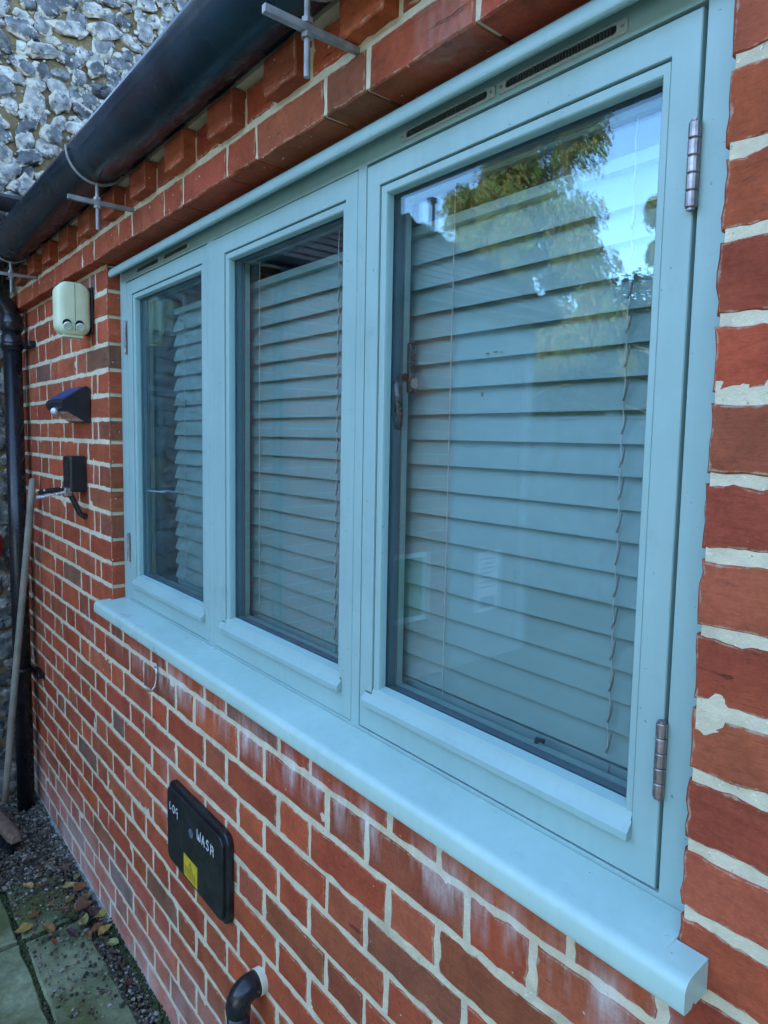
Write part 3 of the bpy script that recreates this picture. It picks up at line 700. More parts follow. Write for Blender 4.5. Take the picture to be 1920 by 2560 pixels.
def clip(z):
    c = bpy.data.objects.new('pipe_clip', None); COL.objects.link(c); c.parent = dpipe
    link('clip_band', *tube([(PX, PY, z), (PX, PY, z - .020)], .0425, 24), M_BLACKPL, c, smooth=True)
    link('clip_lug', *plate(-1.925, -1.815, z - .022, z + .002, .004, [-.001, -.022, -.026], [0, 0, .003]), M_BLACKPL, c)
clip(-.062); clip(-1.42)

# ------------------------------------------------------------------ things fixed to the wall
cov = thing('tap_cover', 'rounded cream plastic box with two open flaps on the bricks left of the window', 'wall box')
def side_plate(u0, u1, z0, z1, r, xs, ins, n=6):   # rounded plate whose face looks along +x; u runs along y
    v, f = plate(u0, u1, z0, z1, r, xs, ins, n); return [(a[1], a[0], a[2]) for a in v], [g[::-1] for g in f]
link('back_plate', *box(-1.142, -1.056, -.0065, -.0004, -.112, .030), M_DARK, cov, bevel=.002)
link('cover_body', *side_plate(-.104, -.0068, -.123, .038, .034, [-1.136, -1.128, -1.118, -1.072, -1.063, -1.0575, -1.0550], [.016, .007, .001, 0, .0028, .009, .022], 10), M_CREAM, cov, smooth=True)
link('cover_seam', *side_plate(-.0556, -.0545, -.110, .030, .0004, [-1.056, -1.0545], [0, 0], 1), M_DARK, cov)
for hy in (-.0790, -.0430):
    f_ = bpy.data.objects.new('flap', None); COL.objects.link(f_); f_.parent = cov
    link('hole', *tube([(-1.0560, hy, -.0900), (-1.0538, hy, -.0900)], .0132, 22), M_DARK, f_)
    link('hole_rim', *tube([(-1.0538, hy + .0140 * cos(a), -.0900 + .0140 * sin(a)) for a in [radians(10 + 16 * k) for k in range(11)]], .0012, 8), M_FLAP, f_)
    dv = [Vector((0, .0128 * cos(2 * pi * k / 22), .0128 * sin(2 * pi * k / 22))) for k in range(22)]
    R_ = Matrix.Rotation(radians(34), 3, 'Y') @ Matrix.Rotation(radians(-12), 3, 'X')
    c0 = Vector((-1.0450, hy - .001, -.0990))
    rings = [[c0 + R_ @ (d * s_ + Vector((x_, 0, 0))) for d in dv] for s_, x_ in ((.96, -.003), (1.0, -.0015), (1.0, .0015), (.93, .003), (.78, .003), (.72, .0008))]
    link('flap_disc', *loft(rings), M_FLAP, f_)
link('cover_lip', *side_plate(-.088, -.030, -.1285, -.1225, .002, [-1.110, -1.068], [0, 0], 2), M_CREAM, cov)

lamp = thing('solar_lamp', 'wedge shaped black solar wall lamp with blue panel and a white sensor', 'wall lamp')
LX0, LX1 = -1.305, -1.109
side = [(-.001, -.386), (-.001, -.280), (-.010, -.272), (-.018, -.273), (-.084, -.318), (-.088, -.325), (-.085, -.340), (-.075, -.350), (-.010, -.388)]
link('lamp_body', *extx(side, LX0, LX1), simple('lamp_black', (.012, .016, .022), .42, .2, 20), lamp, bevel=.002)
def slope_pt(x, t, off=0):                       # on the top slope
    a, b = Vector((-.018, -.273)), Vector((-.084, -.318)); d = (b - a); nrm = Vector((d.y, -d.x)).normalized()
    if nrm.y < 0: nrm = -nrm
    q = a + d * t + nrm * off; return (x, q.x, q.y)
pv = [slope_pt(x, t, o_) for o_ in (.0002, .0016) for x, t in ((LX0 + .010, .06), (LX1 - .010, .06), (LX1 - .010, .94), (LX0 + .010, .94))]
link('solar_panel', pv, [(4, 5, 6, 7), (0, 1, 5, 4), (1, 2, 6, 5), (2, 3, 7, 6), (3, 0, 4, 7)], M_SOLAR, lamp)
def under_pt(x, t, off=0):
    a, b = Vector((-.075, -.350)), Vector((-.010, -.388)); d = b - a; nrm = Vector((d.y, -d.x)).normalized()
    if nrm.y > 0: nrm = -nrm
    q = a + d * t + nrm * off; return (x, q.x, q.y)
pv = [under_pt(x, t, o_) for o_ in (.0002, .002) for x, t in ((LX0 + .012, .10), (LX1 - .012, .10), (LX1 - .012, .85), (LX0 + .012, .85))]
link('lamp_lens', pv, [(4, 5, 6, 7), (0, 1, 5, 4), (1, 2, 6, 5), (2, 3, 7, 6), (3, 0, 4, 7)], M_LENS, lamp)
dm = [(LX0 + .085 + p.x * .017, -.081 + p.y * .012, -.352 + p.z * .012) for p in ICO2[0]]; link('sensor', dm, ICO2[1], M_DOME, lamp, smooth=True)

bx_ = thing('wall_gripper', 'black box shaped wall bracket holding out folding metal arms under the lamp', 'wall bracket')
link('gripper_box', *plate(-1.252, -1.166, -.616, -.497, .010, [-.001, -.046, -.052], [0, 0, .003]), simple('gripper_black', (.010, .012, .015), .38, .2, 30), bx_)
link('gripper_channel', *box(-1.236, -1.184, -.0528, -.050, -.612, -.505), M_BLACKPL, bx_)
link('hub', *plate(-1.205, -1.170, -.628, -.600, .005, [-.046, -.066, -.068], [0, 0, .002]), M_STEEL, bx_)
link('silver_arm', *tube([(-1.186, -.060, -.614), (-1.183, -.10, -.622), (-1.180, -.150, -.629)], [.0052, .0045, .0062], 10), simple('bright_metal', (.75, .78, .8), .25, .05, 30, metal=.7), bx_)
link('rubber_grip', *tube([(-1.190, -.070, -.604), (-1.186, -.11, -.609), (-1.184, -.143, -.614)], [.008, .0085, .0075], 10), M_BLACKPL, bx_)
for y, z in ((-.146, -.605), (-.128, -.606), (-.078, -.598)): link('rivet', *tube([(-1.176, y, z), (-1.172, y, z)], .0025, 8), M_DOME, bx_)
link('lower_arm', *tube([(-1.180, -.052, -.618), (-1.180, -.034, -.655), (-1.180, -.020, -.688), (-1.178, -.001, -.700)], [.0085, .009, .0095, .010], 10), M_BLACKPL, bx_)

mc = thing('pet_flap_cover', 'black rounded rectangular cover with LOG and WASH in white pen and a yellow sticker', 'wall cover')
M_COVER = simple('scuffed_black_cover', (.012, .014, .016), .38, .6, 18, bs=.3, bd=.001, bscale=60)
cx0, cx1, cz0, cz1 = -.462, -.130, -1.516, -1.302
link('cover_frame', *plate(cx0 + .002, cx1, cz0, cz1, .024, [-.0005, -.012, -.0145], [0, 0, .0025], 8), M_COVER, mc)
link('cover_lid', *plate(cx0 + .004, cx1 - .014, cz0 + .006, cz1 - .012, .022, [-.0145, -.019, -.0205, -.0208], [.000, 0, .0015, .004], 8), M_COVER, mc)
YL = -.0212
def strokes(m, lines, x, z, sx, sz, w=.0015):
    for ln in lines:
        P = [Vector((x + a * sx, YL, z + b * sz)) for a, b in ln]
        for p, q in zip(P, P[1:]):
            d = (q - p); L = d.length
            if L < 1e-6: continue
            d /= L; nn = Vector((d.z, 0, -d.x)) * w; p2, q2 = p - d * w * .6, q + d * w * .6
            v = [p2 + nn, q2 + nn, q2 - nn, p2 - nn]; v += [a + Vector((0, .0005, 0)) for a in v]
            m.add((v, [(0, 1, 2, 3), (0, 4, 5, 1), (1, 5, 6, 2), (2, 6, 7, 3), (3, 7, 4, 0)]))
L_ = [[(0.1, 1), (0, .1), (.12, 0), (.6, .25), (.62, .35)]]
O_ = [[(.3, 1), (.08, .8), (0, .4), (.2, .02), (.5, 0), (.7, .35), (.65, .8), (.3, 1)]]
G_ = [[(.65, .9), (.35, 1), (.05, .7), (.1, .35), (.45, .35), (.7, .6), (.62, .2), (.55, -.3)]]
W_ = [[(0, 1), (.05, .1), (.3, .05), (.42, .65), (.5, .1), (.75, .05), (.85, 1)]]
A_ = [[(0, 0), (.35, 1), (.7, 0)], [(.0, .4), (.75, .38)]]
S_ = [[(.62, .9), (.3, 1), (.05, .75), (.55, .45), (.6, .15), (.3, 0), (0, .12)]]
H_ = [[(.05, 1), (.0, 0)], [(0, .8), (.45, .9), (.68, .7), (.7, 0)], [(.02, .45), (.7, .48)]]
lt = MB()
x = -.441
for g_ in (L_, O_, G_): strokes(lt, g_, x, -1.374, .017, .020, .0011); x += .019
lt.link('lettering', M_WHITEINK, mc)
lt = MB(); x = -.276
for g_, ww in ((W_, 1.15), (A_, 1), (S_, 1), (H_, 1)): strokes(lt, g_, x, -1.375, .019 * ww, .025, .0012); x += .0235 if g_ is not W_ else .026
lt.link('lettering', M_WHITEINK, mc)
link('lock_disc', *tube([(-.312, -.0203, -1.378), (-.312, -.0216, -1.378)], .0115, 20), simple('lock_grey', (.10, .13, .17), .5, .5, 200), mc)
sk = MB(); strokes(sk, [[(-.6, .3), (0, .7), (.6, .3)], [(-.6, 0), (.6, .1)], [(-.6, -.4), (.5, -.4)]], -.312, -1.378, .012, .012, .0006); sk.link('lock_mark', M_WHITEINK, mc)
link('warning_sticker', *box(-.3545, -.277, -.0212, -.0207, -1.5030, -1.4480), M_YELLOW, mc)
sk = MB(); YL = -.0216
strokes(sk, [[(-.5, 0), (0, 1), (.5, 0), (-.5, 0)], [(0, .65), (0, .3)]], -.316, -1.4705, .018, .016, .0006)
for r_ in range(4):
    strokes(sk, [[(a, 0), (a + random.uniform(.07, .14), 0)] for a in [.0, .2, .38, .6, .78]], -.3475, -1.4765 - .0062 * r_, .066, 1, .0011)
sk.link('sticker_print', M_INK, mc)

wp_ = thing('waste_pipe', 'short black waste pipe bending down out of a cream collar in the wall', 'pipe')
WX, WZ = -.006, -1.560
link('collar', *tube([(WX, .002, WZ), (WX, -.012, WZ), (WX, -.014, WZ)], [.0265, .0265, .024], 28), M_COLLAR, wp_, smooth=False)
el = [(WX, -.012, WZ), (WX, -.026, WZ)] + [(WX, -.026 - .028 * sin(radians(a)), WZ - .028 * (1 - cos(radians(a)))) for a in range(10, 91, 10)] + [(WX, -.054, WZ - .040)]
link('elbow', *tube(el, .0255, 26), M_BLACKPL, wp_, smooth=True)
link('pipe', *tube([(WX, -.054, WZ - .035), (WX, -.054, -2.03)], .0235, 26), M_BLACKPL, wp_, smooth=True)
hk = thing('wall_hook', 'small silver J shaped hook screwed to the wall below the sill', 'hook')
link('hook_bar', *tube([(-.566, -.003, -1.030), (-.566, -.004, -1.075), (-.566, -.008, -1.094), (-.566, -.018, -1.104), (-.566, -.029, -1.099), (-.566, -.034, -1.086)], .0028, 10), simple('hook_steel', (.55, .57, .58), .3, .15, 60, metal=.8), hk, smooth=True)
for z in (-1.040, -1.062): link('screw', *tube([(-.566, -.005, z), (-.566, -.0075, z)], .0026, 8), M_HINGE, hk)

# ------------------------------------------------------------------ broom
br = thing('broom', 'old broom with a weathered wooden handle leaning in the corner by the downpipe', 'broom')
T0, T1 = Vector((-1.790, -.030, -.612)), Vector((-1.888, -.150, -1.965))
pts = [T0 + (T1 - T0) * (k / 10) + Vector((.004 * sin(k * .8), 0, 0)) for k in range(11)]
link('handle', *tube([pts[0] + Vector((0, .001, .006))] + pts, [.008] + [.0135] * 11, 14), M_HANDLE, br, smooth=True)
d_ = Vector((.96, .12, 0)).normalized(); e_ = Vector((-.12, .96, 0)).normalized(); c0 = Vector((-1.76, -.178, -1.985))
rings = [[c0 + d_ * (t - .0) + e_ * a * w + Vector((0, 0, b)) for a, b in ((-.025, -.012), (.025, -.012), (.025, .010), (.012, .018), (-.012, .018), (-.025, .010))] for t, w in ((-.16, .7), (-.14, 1), (.12, 1), (.150, .7))]
link('stock', *loft(rings), M_BROOM, br, bevel=.003)
bm_ = MB()
for k in range(420):
    a = c0 + d_ * random.uniform(-.15, .14) + e_ * random.uniform(-.022, .022) + Vector((0, 0, -.008)); b = a + Vector((random.gauss(0, .010), random.gauss(-.012, .010), -.052))
    w = d_ * .0016; bm_.add(([a - w, a + w, b + w * .7, b - w * .7, a + e_ * .0016, b + e_ * .0012], [(0, 1, 2, 3), (1, 4, 5, 2), (4, 0, 3, 5)]))
o = bm_.link('bristles', M_BRISTLE, br); o['kind'] = 'stuff'

# ------------------------------------------------------------------ flint wall (faces +x)
FX = -2.100
fw = thing('flint_wall', 'knapped flint wall with brown mortar standing behind the gutter at the left', 'wall')
def fsheet(y0, y1, z0, z1):
    v, f = mortar_sheet(y0, y1, z0, z1, 0, .03)
    return [(FX - .004 + p[1] * 4 + noise.noise(Vector((p[0] * 14, p[2] * 14, 1))) * .012, p[0], p[2]) for p in v], f
m = MB(); m.add(fsheet(-.10, 1.30, .40, 2.35)); m.add(fsheet(-.95, .0, -2.10, .44))
m.link('flint_mortar', M_FMORTAR, fw, smooth=True)
m = MB(); m.add(box(-2.40, FX - .014, -.10, 1.30, .40, 2.34)); m.add(box(-2.40, FX - .014, -.95, .30, -2.3, .44)); m.link('wall_core', M_FMORTAR, fw)
protos = []
for k in range(16):
    s_ = random.random() * 90; ax_, bz_ = random.uniform(.75, 1.0), random.uniform(.55, .85); v = []
    for p in ICO2[0]:
        q = Vector(p); r_ = 1 + .62 * noise.noise(q * 1.0 + Vector((s_, 0, 0))) + .34 * noise.noise(q * 2.3 + Vector((0, s_, 0)))
        e = Vector((q.x * .42, q.y * ax_, q.z * bz_)) * r_
        e.x = min(e.x, .30 + .12 * noise.noise(Vector((q.y * 2.2, q.z * 2.2, s_))))       # knapped face
        v.append(e)
    me = bpy.data.meshes.new('flint'); me.from_pydata([tuple(a) for a in v], [], ICO2[1]); me.materials.append(M_FLINT)
    me.polygons.foreach_set('use_smooth', [(i * 7 + k) % 5 < 2 for i in range(len(me.polygons))]); protos.append((me, v))
stuff = MB(); nfl = 0
z = -2.02; row = 0
while z < 2.3:
    y = -.93 + random.uniform(0, .05)
    while y < 1.28:
        w = random.choice((.05, .07, .085, .105, .13)) * random.uniform(.85, 1.15); yy = y + w / 2; zz = z + random.uniform(-.012, .012)
        ok = (zz > .46 and yy > -.08) or (zz < .42 and (yy < -.47 or -.16 < yy < -.02))
        if ok:
            k = random.randrange(16); sc = Vector((min(w, .1) * .38, w * .62, random.uniform(.036, .066)))
            rot = random.gauss(.35, .75); loc = Vector((FX + .002 + random.uniform(-.004, .006), yy, zz))
            p = px(loc); vis = p and -30 < p[0] < 900 and -60 < p[1] < 800 and zz > .46
            if vis and nfl < 295:
                o = bpy.data.objects.new('flint', protos[k][0]); COL.objects.link(o); o.parent = fw
                o.location = loc; o.rotation_euler = (rot, 0, 0); o.scale = sc; nfl += 1
            else:
                Mx = Matrix.Translation(loc) @ Matrix.Rotation(rot, 4, 'X') @ Matrix.Diagonal((*sc, 1)); stuff.add(([Mx @ a for a in protos[k][1]], ICO2[1]))
        y += w * .98 + random.uniform(-.010, .010)
    z += .064; row += 1
o = stuff.link('flint', M_FLINT_S, fw); o['kind'] = 'stuff'
m = MB()
for n in range(-5, 28):
    for a, b in ((-.44 + .1 * (n % 2), -.305), (-.295, -.19)):
        v, f = brick_mesh(a, b, -.075 * (n + 1) + .005, -.075 * n - .005, 0, .03, 3, 1)
        m.add(([(FX + .006 - q[1], q[0], q[2]) for q in v], [t[::-1] for t in f]), tuple(q * w_ for q, w_ in zip(bcol(), (.45, .9, 1.0))))
o = m.link('quoin_brick', M_BRICK, fw); o['kind'] = 'stuff'
m = MB()                                          # flint chips pushed in the joints
for k in range(700):
    yy, zz = random.uniform(-.08, 1.1), random.uniform(.46, 2.2); s_ = random.uniform(.006, .015)
    p0 = random.choice(protos)[1]; Mx = Matrix.Translation((FX + .004, yy, zz)) @ Matrix.Rotation(random.uniform(0, 6), 4, 'X') @ Matrix.Diagonal((s_ * .8, s_, s_, 1))
    m.add(([Mx @ (Vector(a) * (1 + .5 * noise.noise(Vector(a) * 2 + Vector((k, 0, 0))))) for a in ICO1[0]], ICO1[1]))
o = m.link('flint_chip', M_FLINT_S, fw); o['kind'] = 'stuff'

# ------------------------------------------------------------------ side wing: brick wall, tiled hip roof, gutter (seen in the glass)
wg = thing('brick_outbuilding', 'low brick wing with a brown tiled roof beyond the flint wall, mirrored in the glass', 'building')
m = MB(); rc = 0
for n in range(-6, 28):
    for a, b in flem(-2.52, -.955, PH_B if n % 2 else PH_A):
        v, f = brick_mesh(a, b, -.075 * (n + 1) + .005, -.075 * n - .005, 0, .03, 3, 1)
        m.add(([(FX - q[1], q[0], q[2]) for q in v], [t[::-1] for t in f]), bcol())
o = m.link('brick', M_BRICK, wg); o['kind'] = 'stuff'
link('wing_mortar', *box(-4.2, FX - .004, -2.53, -.952, -2.3, .45), simple('wing_mortar_grey', (.30, .30, .25), .9), wg)
link('rendered_wall', *box(-4.2, FX + .001, -3.40, -2.535, -2.3, .45), M_RENDER, wg)
link('door_frame', *box(FX + .001, FX + .02, -3.33, -3.26, -2.05, .25), simple('door_frame_paint', (.36, .42, .43), .5), wg)
link('soffit', *box(-2.3, -1.97, -3.50, -.10, .452, .47), M_BARK, wg)
tiles((-1.95, -3.50, .50), (0, 1, 0), (-cos(sl_), 0, sin(sl_)), 20, .104, 3.36, 'roof_tile', wg, hip=True)
tiles((-1.95, -3.52, .50), (-1, 0, 0), (0, cos(sl_), sin(sl_)), 20, .104, 3.2, 'hip_tile', wg, hip=True)
loop2 = [(.055 * cos(radians(180 + 12 * k)), .055 * sin(radians(180 + 12 * k))) for k in range(16)] + [(.050 * cos(radians(360 - 12 * k)), .050 * sin(radians(360 - 12 * k))) for k in range(16)]
v, f = loft([[(-1.985 - a * .9, y, .520 + b) for a, b in loop2] for y in (-3.52, -.02)])
link('wing_gutter', v, f, M_BLACKPL, wg)
link('stub_gutter', *loft([[(-2.045 + a * .75, y, .545 + b * .85) for a, b in loop2] for y in (-.02, .020)]), M_BLACKPL, wg)
link('wing_downpipe', *tube([(-1.98, -1.12, .47), (-1.99, -1.12, .40), (-2.04, -1.13, .30), (-2.06, -1.135, .2), (-2.06, -1.135, -2.04)], .032, 16), M_BLACKPL, wg, smooth=True)
ch = thing('chimney_flue', 'dark metal flue standing above the low tiled roof, mirrored in the glass', 'flue')
link('flue_pipe', *tube([(-2.95, -3.10, .9), (-2.95, -3.10, 1.50)], .028, 14), M_BLACKPL, ch); link('flue_cap', *tube([(-2.95, -3.10, 1.50), (-2.95, -3.10, 1.53)], .042, 14), M_BLACKPL, ch)
nt = thing('paper_notice', 'white printed notice on the side wing, mirrored low in the right hand pane', 'notice')
link('notice_sheet', *box(FX + .003, FX + .008, -3.06, -2.80, -1.69, -1.24), M_PAPER, nt)
tx = MB()
for r_ in range(7):
    zz = -1.30 - .035 * r_; tx.add(box(FX + .0085, FX + .0095, -3.0 + random.uniform(0, .03), -2.86 + random.uniform(-.02, .02), zz, zz + .012))
tx.add(box(FX + .0085, FX + .0095, -3.02, -2.84, -1.66, -1.58)); tx.link('notice_print', simple('print_grey', (.3, .34, .4), .7), nt)
wnd = thing('small_window', 'small white framed window low in the side wing, mirrored at the bottom left of the right hand pane', 'window')
link('window_frame', *[t for t in (lambda vf: ([(FX + .004 + q[1], q[0], q[2]) for q in vf[0]], vf[1]))(sweep_rect([(0, 0), (.03, 0), (.03, .02), (0, .02)], -2.30, -1.99, -1.64, -1.18))], M_WHITE, wnd)
link('window_pane', *box(FX + .004, FX + .010, -2.28, -2.01, -1.62, -1.20), simple('pane_green', (.16, .24, .06), .2, .3, 3), wnd)

# ------------------------------------------------------------------ ground
GZ0 = -2.05
def gsheet(x0, x1, y0, y1, st, z, amp):
    nx = int((x1 - x0) / st); ny = int((y1 - y0) / st); v = []; f = []
    for i in range(nx + 1):
        for k in range(ny + 1):
            x = x0 + (x1 - x0) * i / nx; y = y0 + (y1 - y0) * k / ny; v.append((x, y, z + amp * noise.noise(Vector((x * 9, y * 9, 0)))))
    for i in range(nx):
        for k in range(ny): a = i * (ny + 1) + k; f.append((a, a + ny + 1, a + ny + 2, a + 1))
    return v, f
link('ground', *gsheet(-70, 70, -90, 50, 5, -2.085, 0), M_SOIL)['kind'] = 'structure'
ge = link('gravel_bed', *gsheet(-2.10, 1.6, -1.8, .004, .02, -2.058, .006), M_SOIL, smooth=True); ge['kind'] = 'structure'
link('yard', *gsheet(-2.1, 6.0, -5.2, -1.17, .3, -2.056, .01), make_colnoise('low_bounce_ground', [(.3, (.05, .055, .045)), (.6, (.13, .135, .11)), (.8, (.22, .22, .19))], 40))['kind'] = 'structure'  # unseen yard, surface made dark to cut light bounced onto the eaves
link('lawn', *gsheet(-30, 12, -40, -5.3, 2, -2.066, 0), M_GRASS)['kind'] = 'structure'
pv_ = bpy.data.objects.new('paving', None); COL.objects.link(pv_); pv_['kind'] = 'structure'
def slab(x0, x1, y0, y1, z):
    nx, ny = max(3, int((x1 - x0) / .05)), max(3, int((y1 - y0) / .05)); per = []
    for k in range(nx): per.append((x0 + (x1 - x0) * k / nx, y0))
    for k in range(ny): per.append((x1, y0 + (y1 - y0) * k / ny))
    for k in range(nx): per.append((x1 - (x1 - x0) * k / nx, y1))
    for k in range(ny): per.append((x0, y1 - (y1 - y0) * k / ny))
    cx, cy = (x0 + x1) / 2, (y0 + y1) / 2
    j = [(random.uniform(-.004, .004), random.uniform(-.004, .004)) for _ in per]
    A = [(x + a, y + b, z - .04) for (x, y), (a, b) in zip(per, j)]; B_ = [(x + a, y + b, z - .006) for (x, y), (a, b) in zip(per, j)]
    C = [(x + a + (.006 if x < cx else -.006), y + b + (.006 if y < cy else -.006), z + random.uniform(-.001, .001)) for (x, y), (a, b) in zip(per, j)]
    link('paving_slab', *loft([A, B_, C]), M_SLAB, pv_)
zz = -2.040
xs = [-1.475, -1.115, -.52, .10, .75, 1.35, 2.0]
for a, b in zip(xs, xs[1:]): slab(a + (.022 if a == -1.115 else .008), b - .008, -.238, -.064 + random.uniform(-.003, .003), zz)
for r_, (ya, yb) in enumerate(((-.70, -.252), (-1.16, -.716))):
    off = (-.0, .25, .05, .2, 0, .3, .1, .2)[r_]
    for a, b in zip(xs, xs[1:]): slab(a + off * (a > -1.4) + .008, b + off - .008, ya, yb, zz + random.uniform(-.003, .003))
# joint between the slab rows: moss
m = MB()
for k in range(3600):
    x = random.uniform(-1.5, .6); y = random.choice([-.245 + random.gauss(0, .004), -.055 + random.gauss(0, .012)]) if random.random() < .8 else random.uniform(-.24, -.07)
    if not (-.24 < y < -.07): pass
    else: x = -1.07 + random.gauss(0, .03)
    s_ = random.uniform(.0018, .0048); m.add(([(x + p.x * s_, y + p.y * s_, -2.047 + p.z * s_ * .7) for p in ICO1[0]], ICO1[1]))
for k in range(4200):                             # moss climbing the wall foot
    x = random.uniform(-1.0, .9); y = -.002 - abs(random.gauss(0, .010)); s_ = random.uniform(.0018, .005)
    zq = -2.045 + max(0, .035 - abs(y) * 1.6) * random.random(); m.add(([(x + p.x * s_, y + p.y * s_, zq + p.z * s_ * .7) for p in ICO1[0]], ICO1[1]))
o = m.link('moss', M_MOSS); o['kind'] = 'stuff'
# concrete haunch at the wall foot
rings = []
for k in range(90):
    x = -2.095 + k * 3.3 / 89; h = .012 + .022 * noise.noise(Vector((x * 5, 0, 0))) + .012 * noise.noise(Vector((x * 21, 4, 0))); w = .006 + .008 * noise.noise(Vector((x * 7, 9, 0)))
    rings.append([(x, .004, -2.09), (x, .004, -2.045 + h), (x, -.003, -2.047 + h), (x, -.006 - max(w, .002) * .5, -2.047 + h * .5), (x, -.008 - max(w, .002), -2.055), (x, -.01 - max(w, .002), -2.09)])
foot = link('wall_footing', *loft(rings), M_CONC, wall, smooth=True)
# pebbles
pc = [(.09, .08, .06), (.20, .20, .17), (.05, .045, .035), (.14, .11, .07), (.28, .28, .25), (.08, .06, .04), (.035, .035, .03), (.12, .10, .07), (.06, .05, .04)]
m = MB()
for k in range(9000):
    if random.random() < .55: x = random.uniform(-2.08, -1.40); y = -abs(random.gauss(0, .16))
    else: x = random.uniform(-1.5, 1.3); y = random.uniform(-.064, -.004)
    if random.random() < .09: x = -1.45 + .8 * random.random() ** 1.8; y = -.05 - .2 * random.random() ** 1.5
    if y < -.8: continue
    s_ = random.uniform(.0022, .0072) * (1.25 if x < -1.3 else 1) * (1.9 if random.random() < .05 else 1); r_ = random.uniform(0, 3); a_ = random.uniform(.6, 1)
    zq = (-2.052 if not (x > -1.475 and y < -.066) else -2.038) + random.uniform(0, .010) + (.008 if y > -.05 else 0)
    v = [(x + s_ * (p.x * cos(r_) - p.y * a_ * sin(r_)), y + s_ * (p.x * sin(r_) + p.y * a_ * cos(r_)), zq + p.z * s_ * .6) for p in ICO1[0]]
    m.add((v, ICO1[1]), random.choice(pc))
o = m.link('gravel', M_PEB); o['kind'] = 'stuff'
# fallen leaves, loose on the gravel
lc = [(.22, .085, .035), (.30, .17, .06), (.16, .07, .035), (.34, .24, .09), (.11, .055, .035), (.26, .10, .05)]
spots = [(-1.02, -.115, .055), (-1.235, -.035, .05), (-1.20, -.075, .045), (-1.165, -.03, .05), (-1.13, -.055, .06), (-1.11, -.10, .035), (-1.08, -.035, .055), (-1.055, -.07, .05), (-1.04, -.02, .045), (-1.00, -.04, .055), (-.985, -.075, .03), (-.965, -.03, .05), (-.93, -.045, .04), (-1.155, -.11, .04), (-1.27, -.06, .05), (-1.30, -.025, .04), (-1.22, -.13, .035), (-1.14, -.23, .05), (-1.09, -.17, .06), (-1.19, -.19, .035), (-1.33, -.13, .04), (-.90, -.03, .04), (-.86, -.045, .035), (-1.38, -.05, .045), (-1.36, -.17, .045), (-.80, -.03, .03), (-1.45, -.09, .035), (-1.52, -.14, .04), (-1.01, -.17, .03), (-.72, -.04, .03)]
for x, y, s_ in spots:
    n_ = 12; th = random.uniform(0, 6.28); cu = random.uniform(.1, .9); base = -2.030 + random.uniform(0, .010); s_ *= 1.15
    bend = random.uniform(-.9, 1.1); wd = random.uniform(.38, .62); tw = random.uniform(-.5, .5); L_n = n_ // 2
    mid, lf, rt = [], [], []
    for k in range(L_n + 1):
        t_ = k / L_n; w_ = wd * sin(pi * t_ ** .8) * (1 + random.uniform(-.22, .22)) * .5; zz_ = bend * (t_ - .5) ** 2 * .8
        mid.append(((t_ - .5), 0, zz_)); lf.append((t_ - .5 + random.uniform(-.03, .03), w_, zz_ + w_ * (cu + tw) * random.uniform(.6, 1.3))); rt.append((t_ - .5 + random.uniform(-.03, .03), -w_, zz_ + w_ * (cu - tw) * random.uniform(.6, 1.3)))
    v = [(a * s_, b * s_, abs(c_) * s_) for a, b, c_ in mid + lf + rt]; q_ = L_n + 1
    v = [(x + a * cos(th) - b * sin(th), min(y + a * sin(th) + b * cos(th), -.005), base + c_) for a, b, c_ in v]
    f = [(k, k + 1, q_ + k + 1, q_ + k) for k in range(L_n)] + [(k + 1, k, 2 * q_ + k, 2 * q_ + k + 1) for k in range(L_n)]
    nv = len(v); v += [(a, b, c_ - .0010) for a, b, c_ in v]; f += [tuple(nv + i_ for i_ in g[::-1]) for g in f]
    link('fallen_leaf', v, f, M_LEAF, ge, col=tuple(q * random.uniform(.6, 1.1) for q in random.choice(lc)), smooth=False)
rd = thing('red_bucket', 'red plastic tub just showing at the left edge behind the downpipe', 'bucket')
link('tub', *tube([(-2.045, -.135, -.95), (-2.045, -.135, -.86)], [.032, .036], 20), M_RED, rd); link('tub_bracket', *box(-2.098, -2.04, -.165, -.105, -.958, -.951), M_GALV, rd)

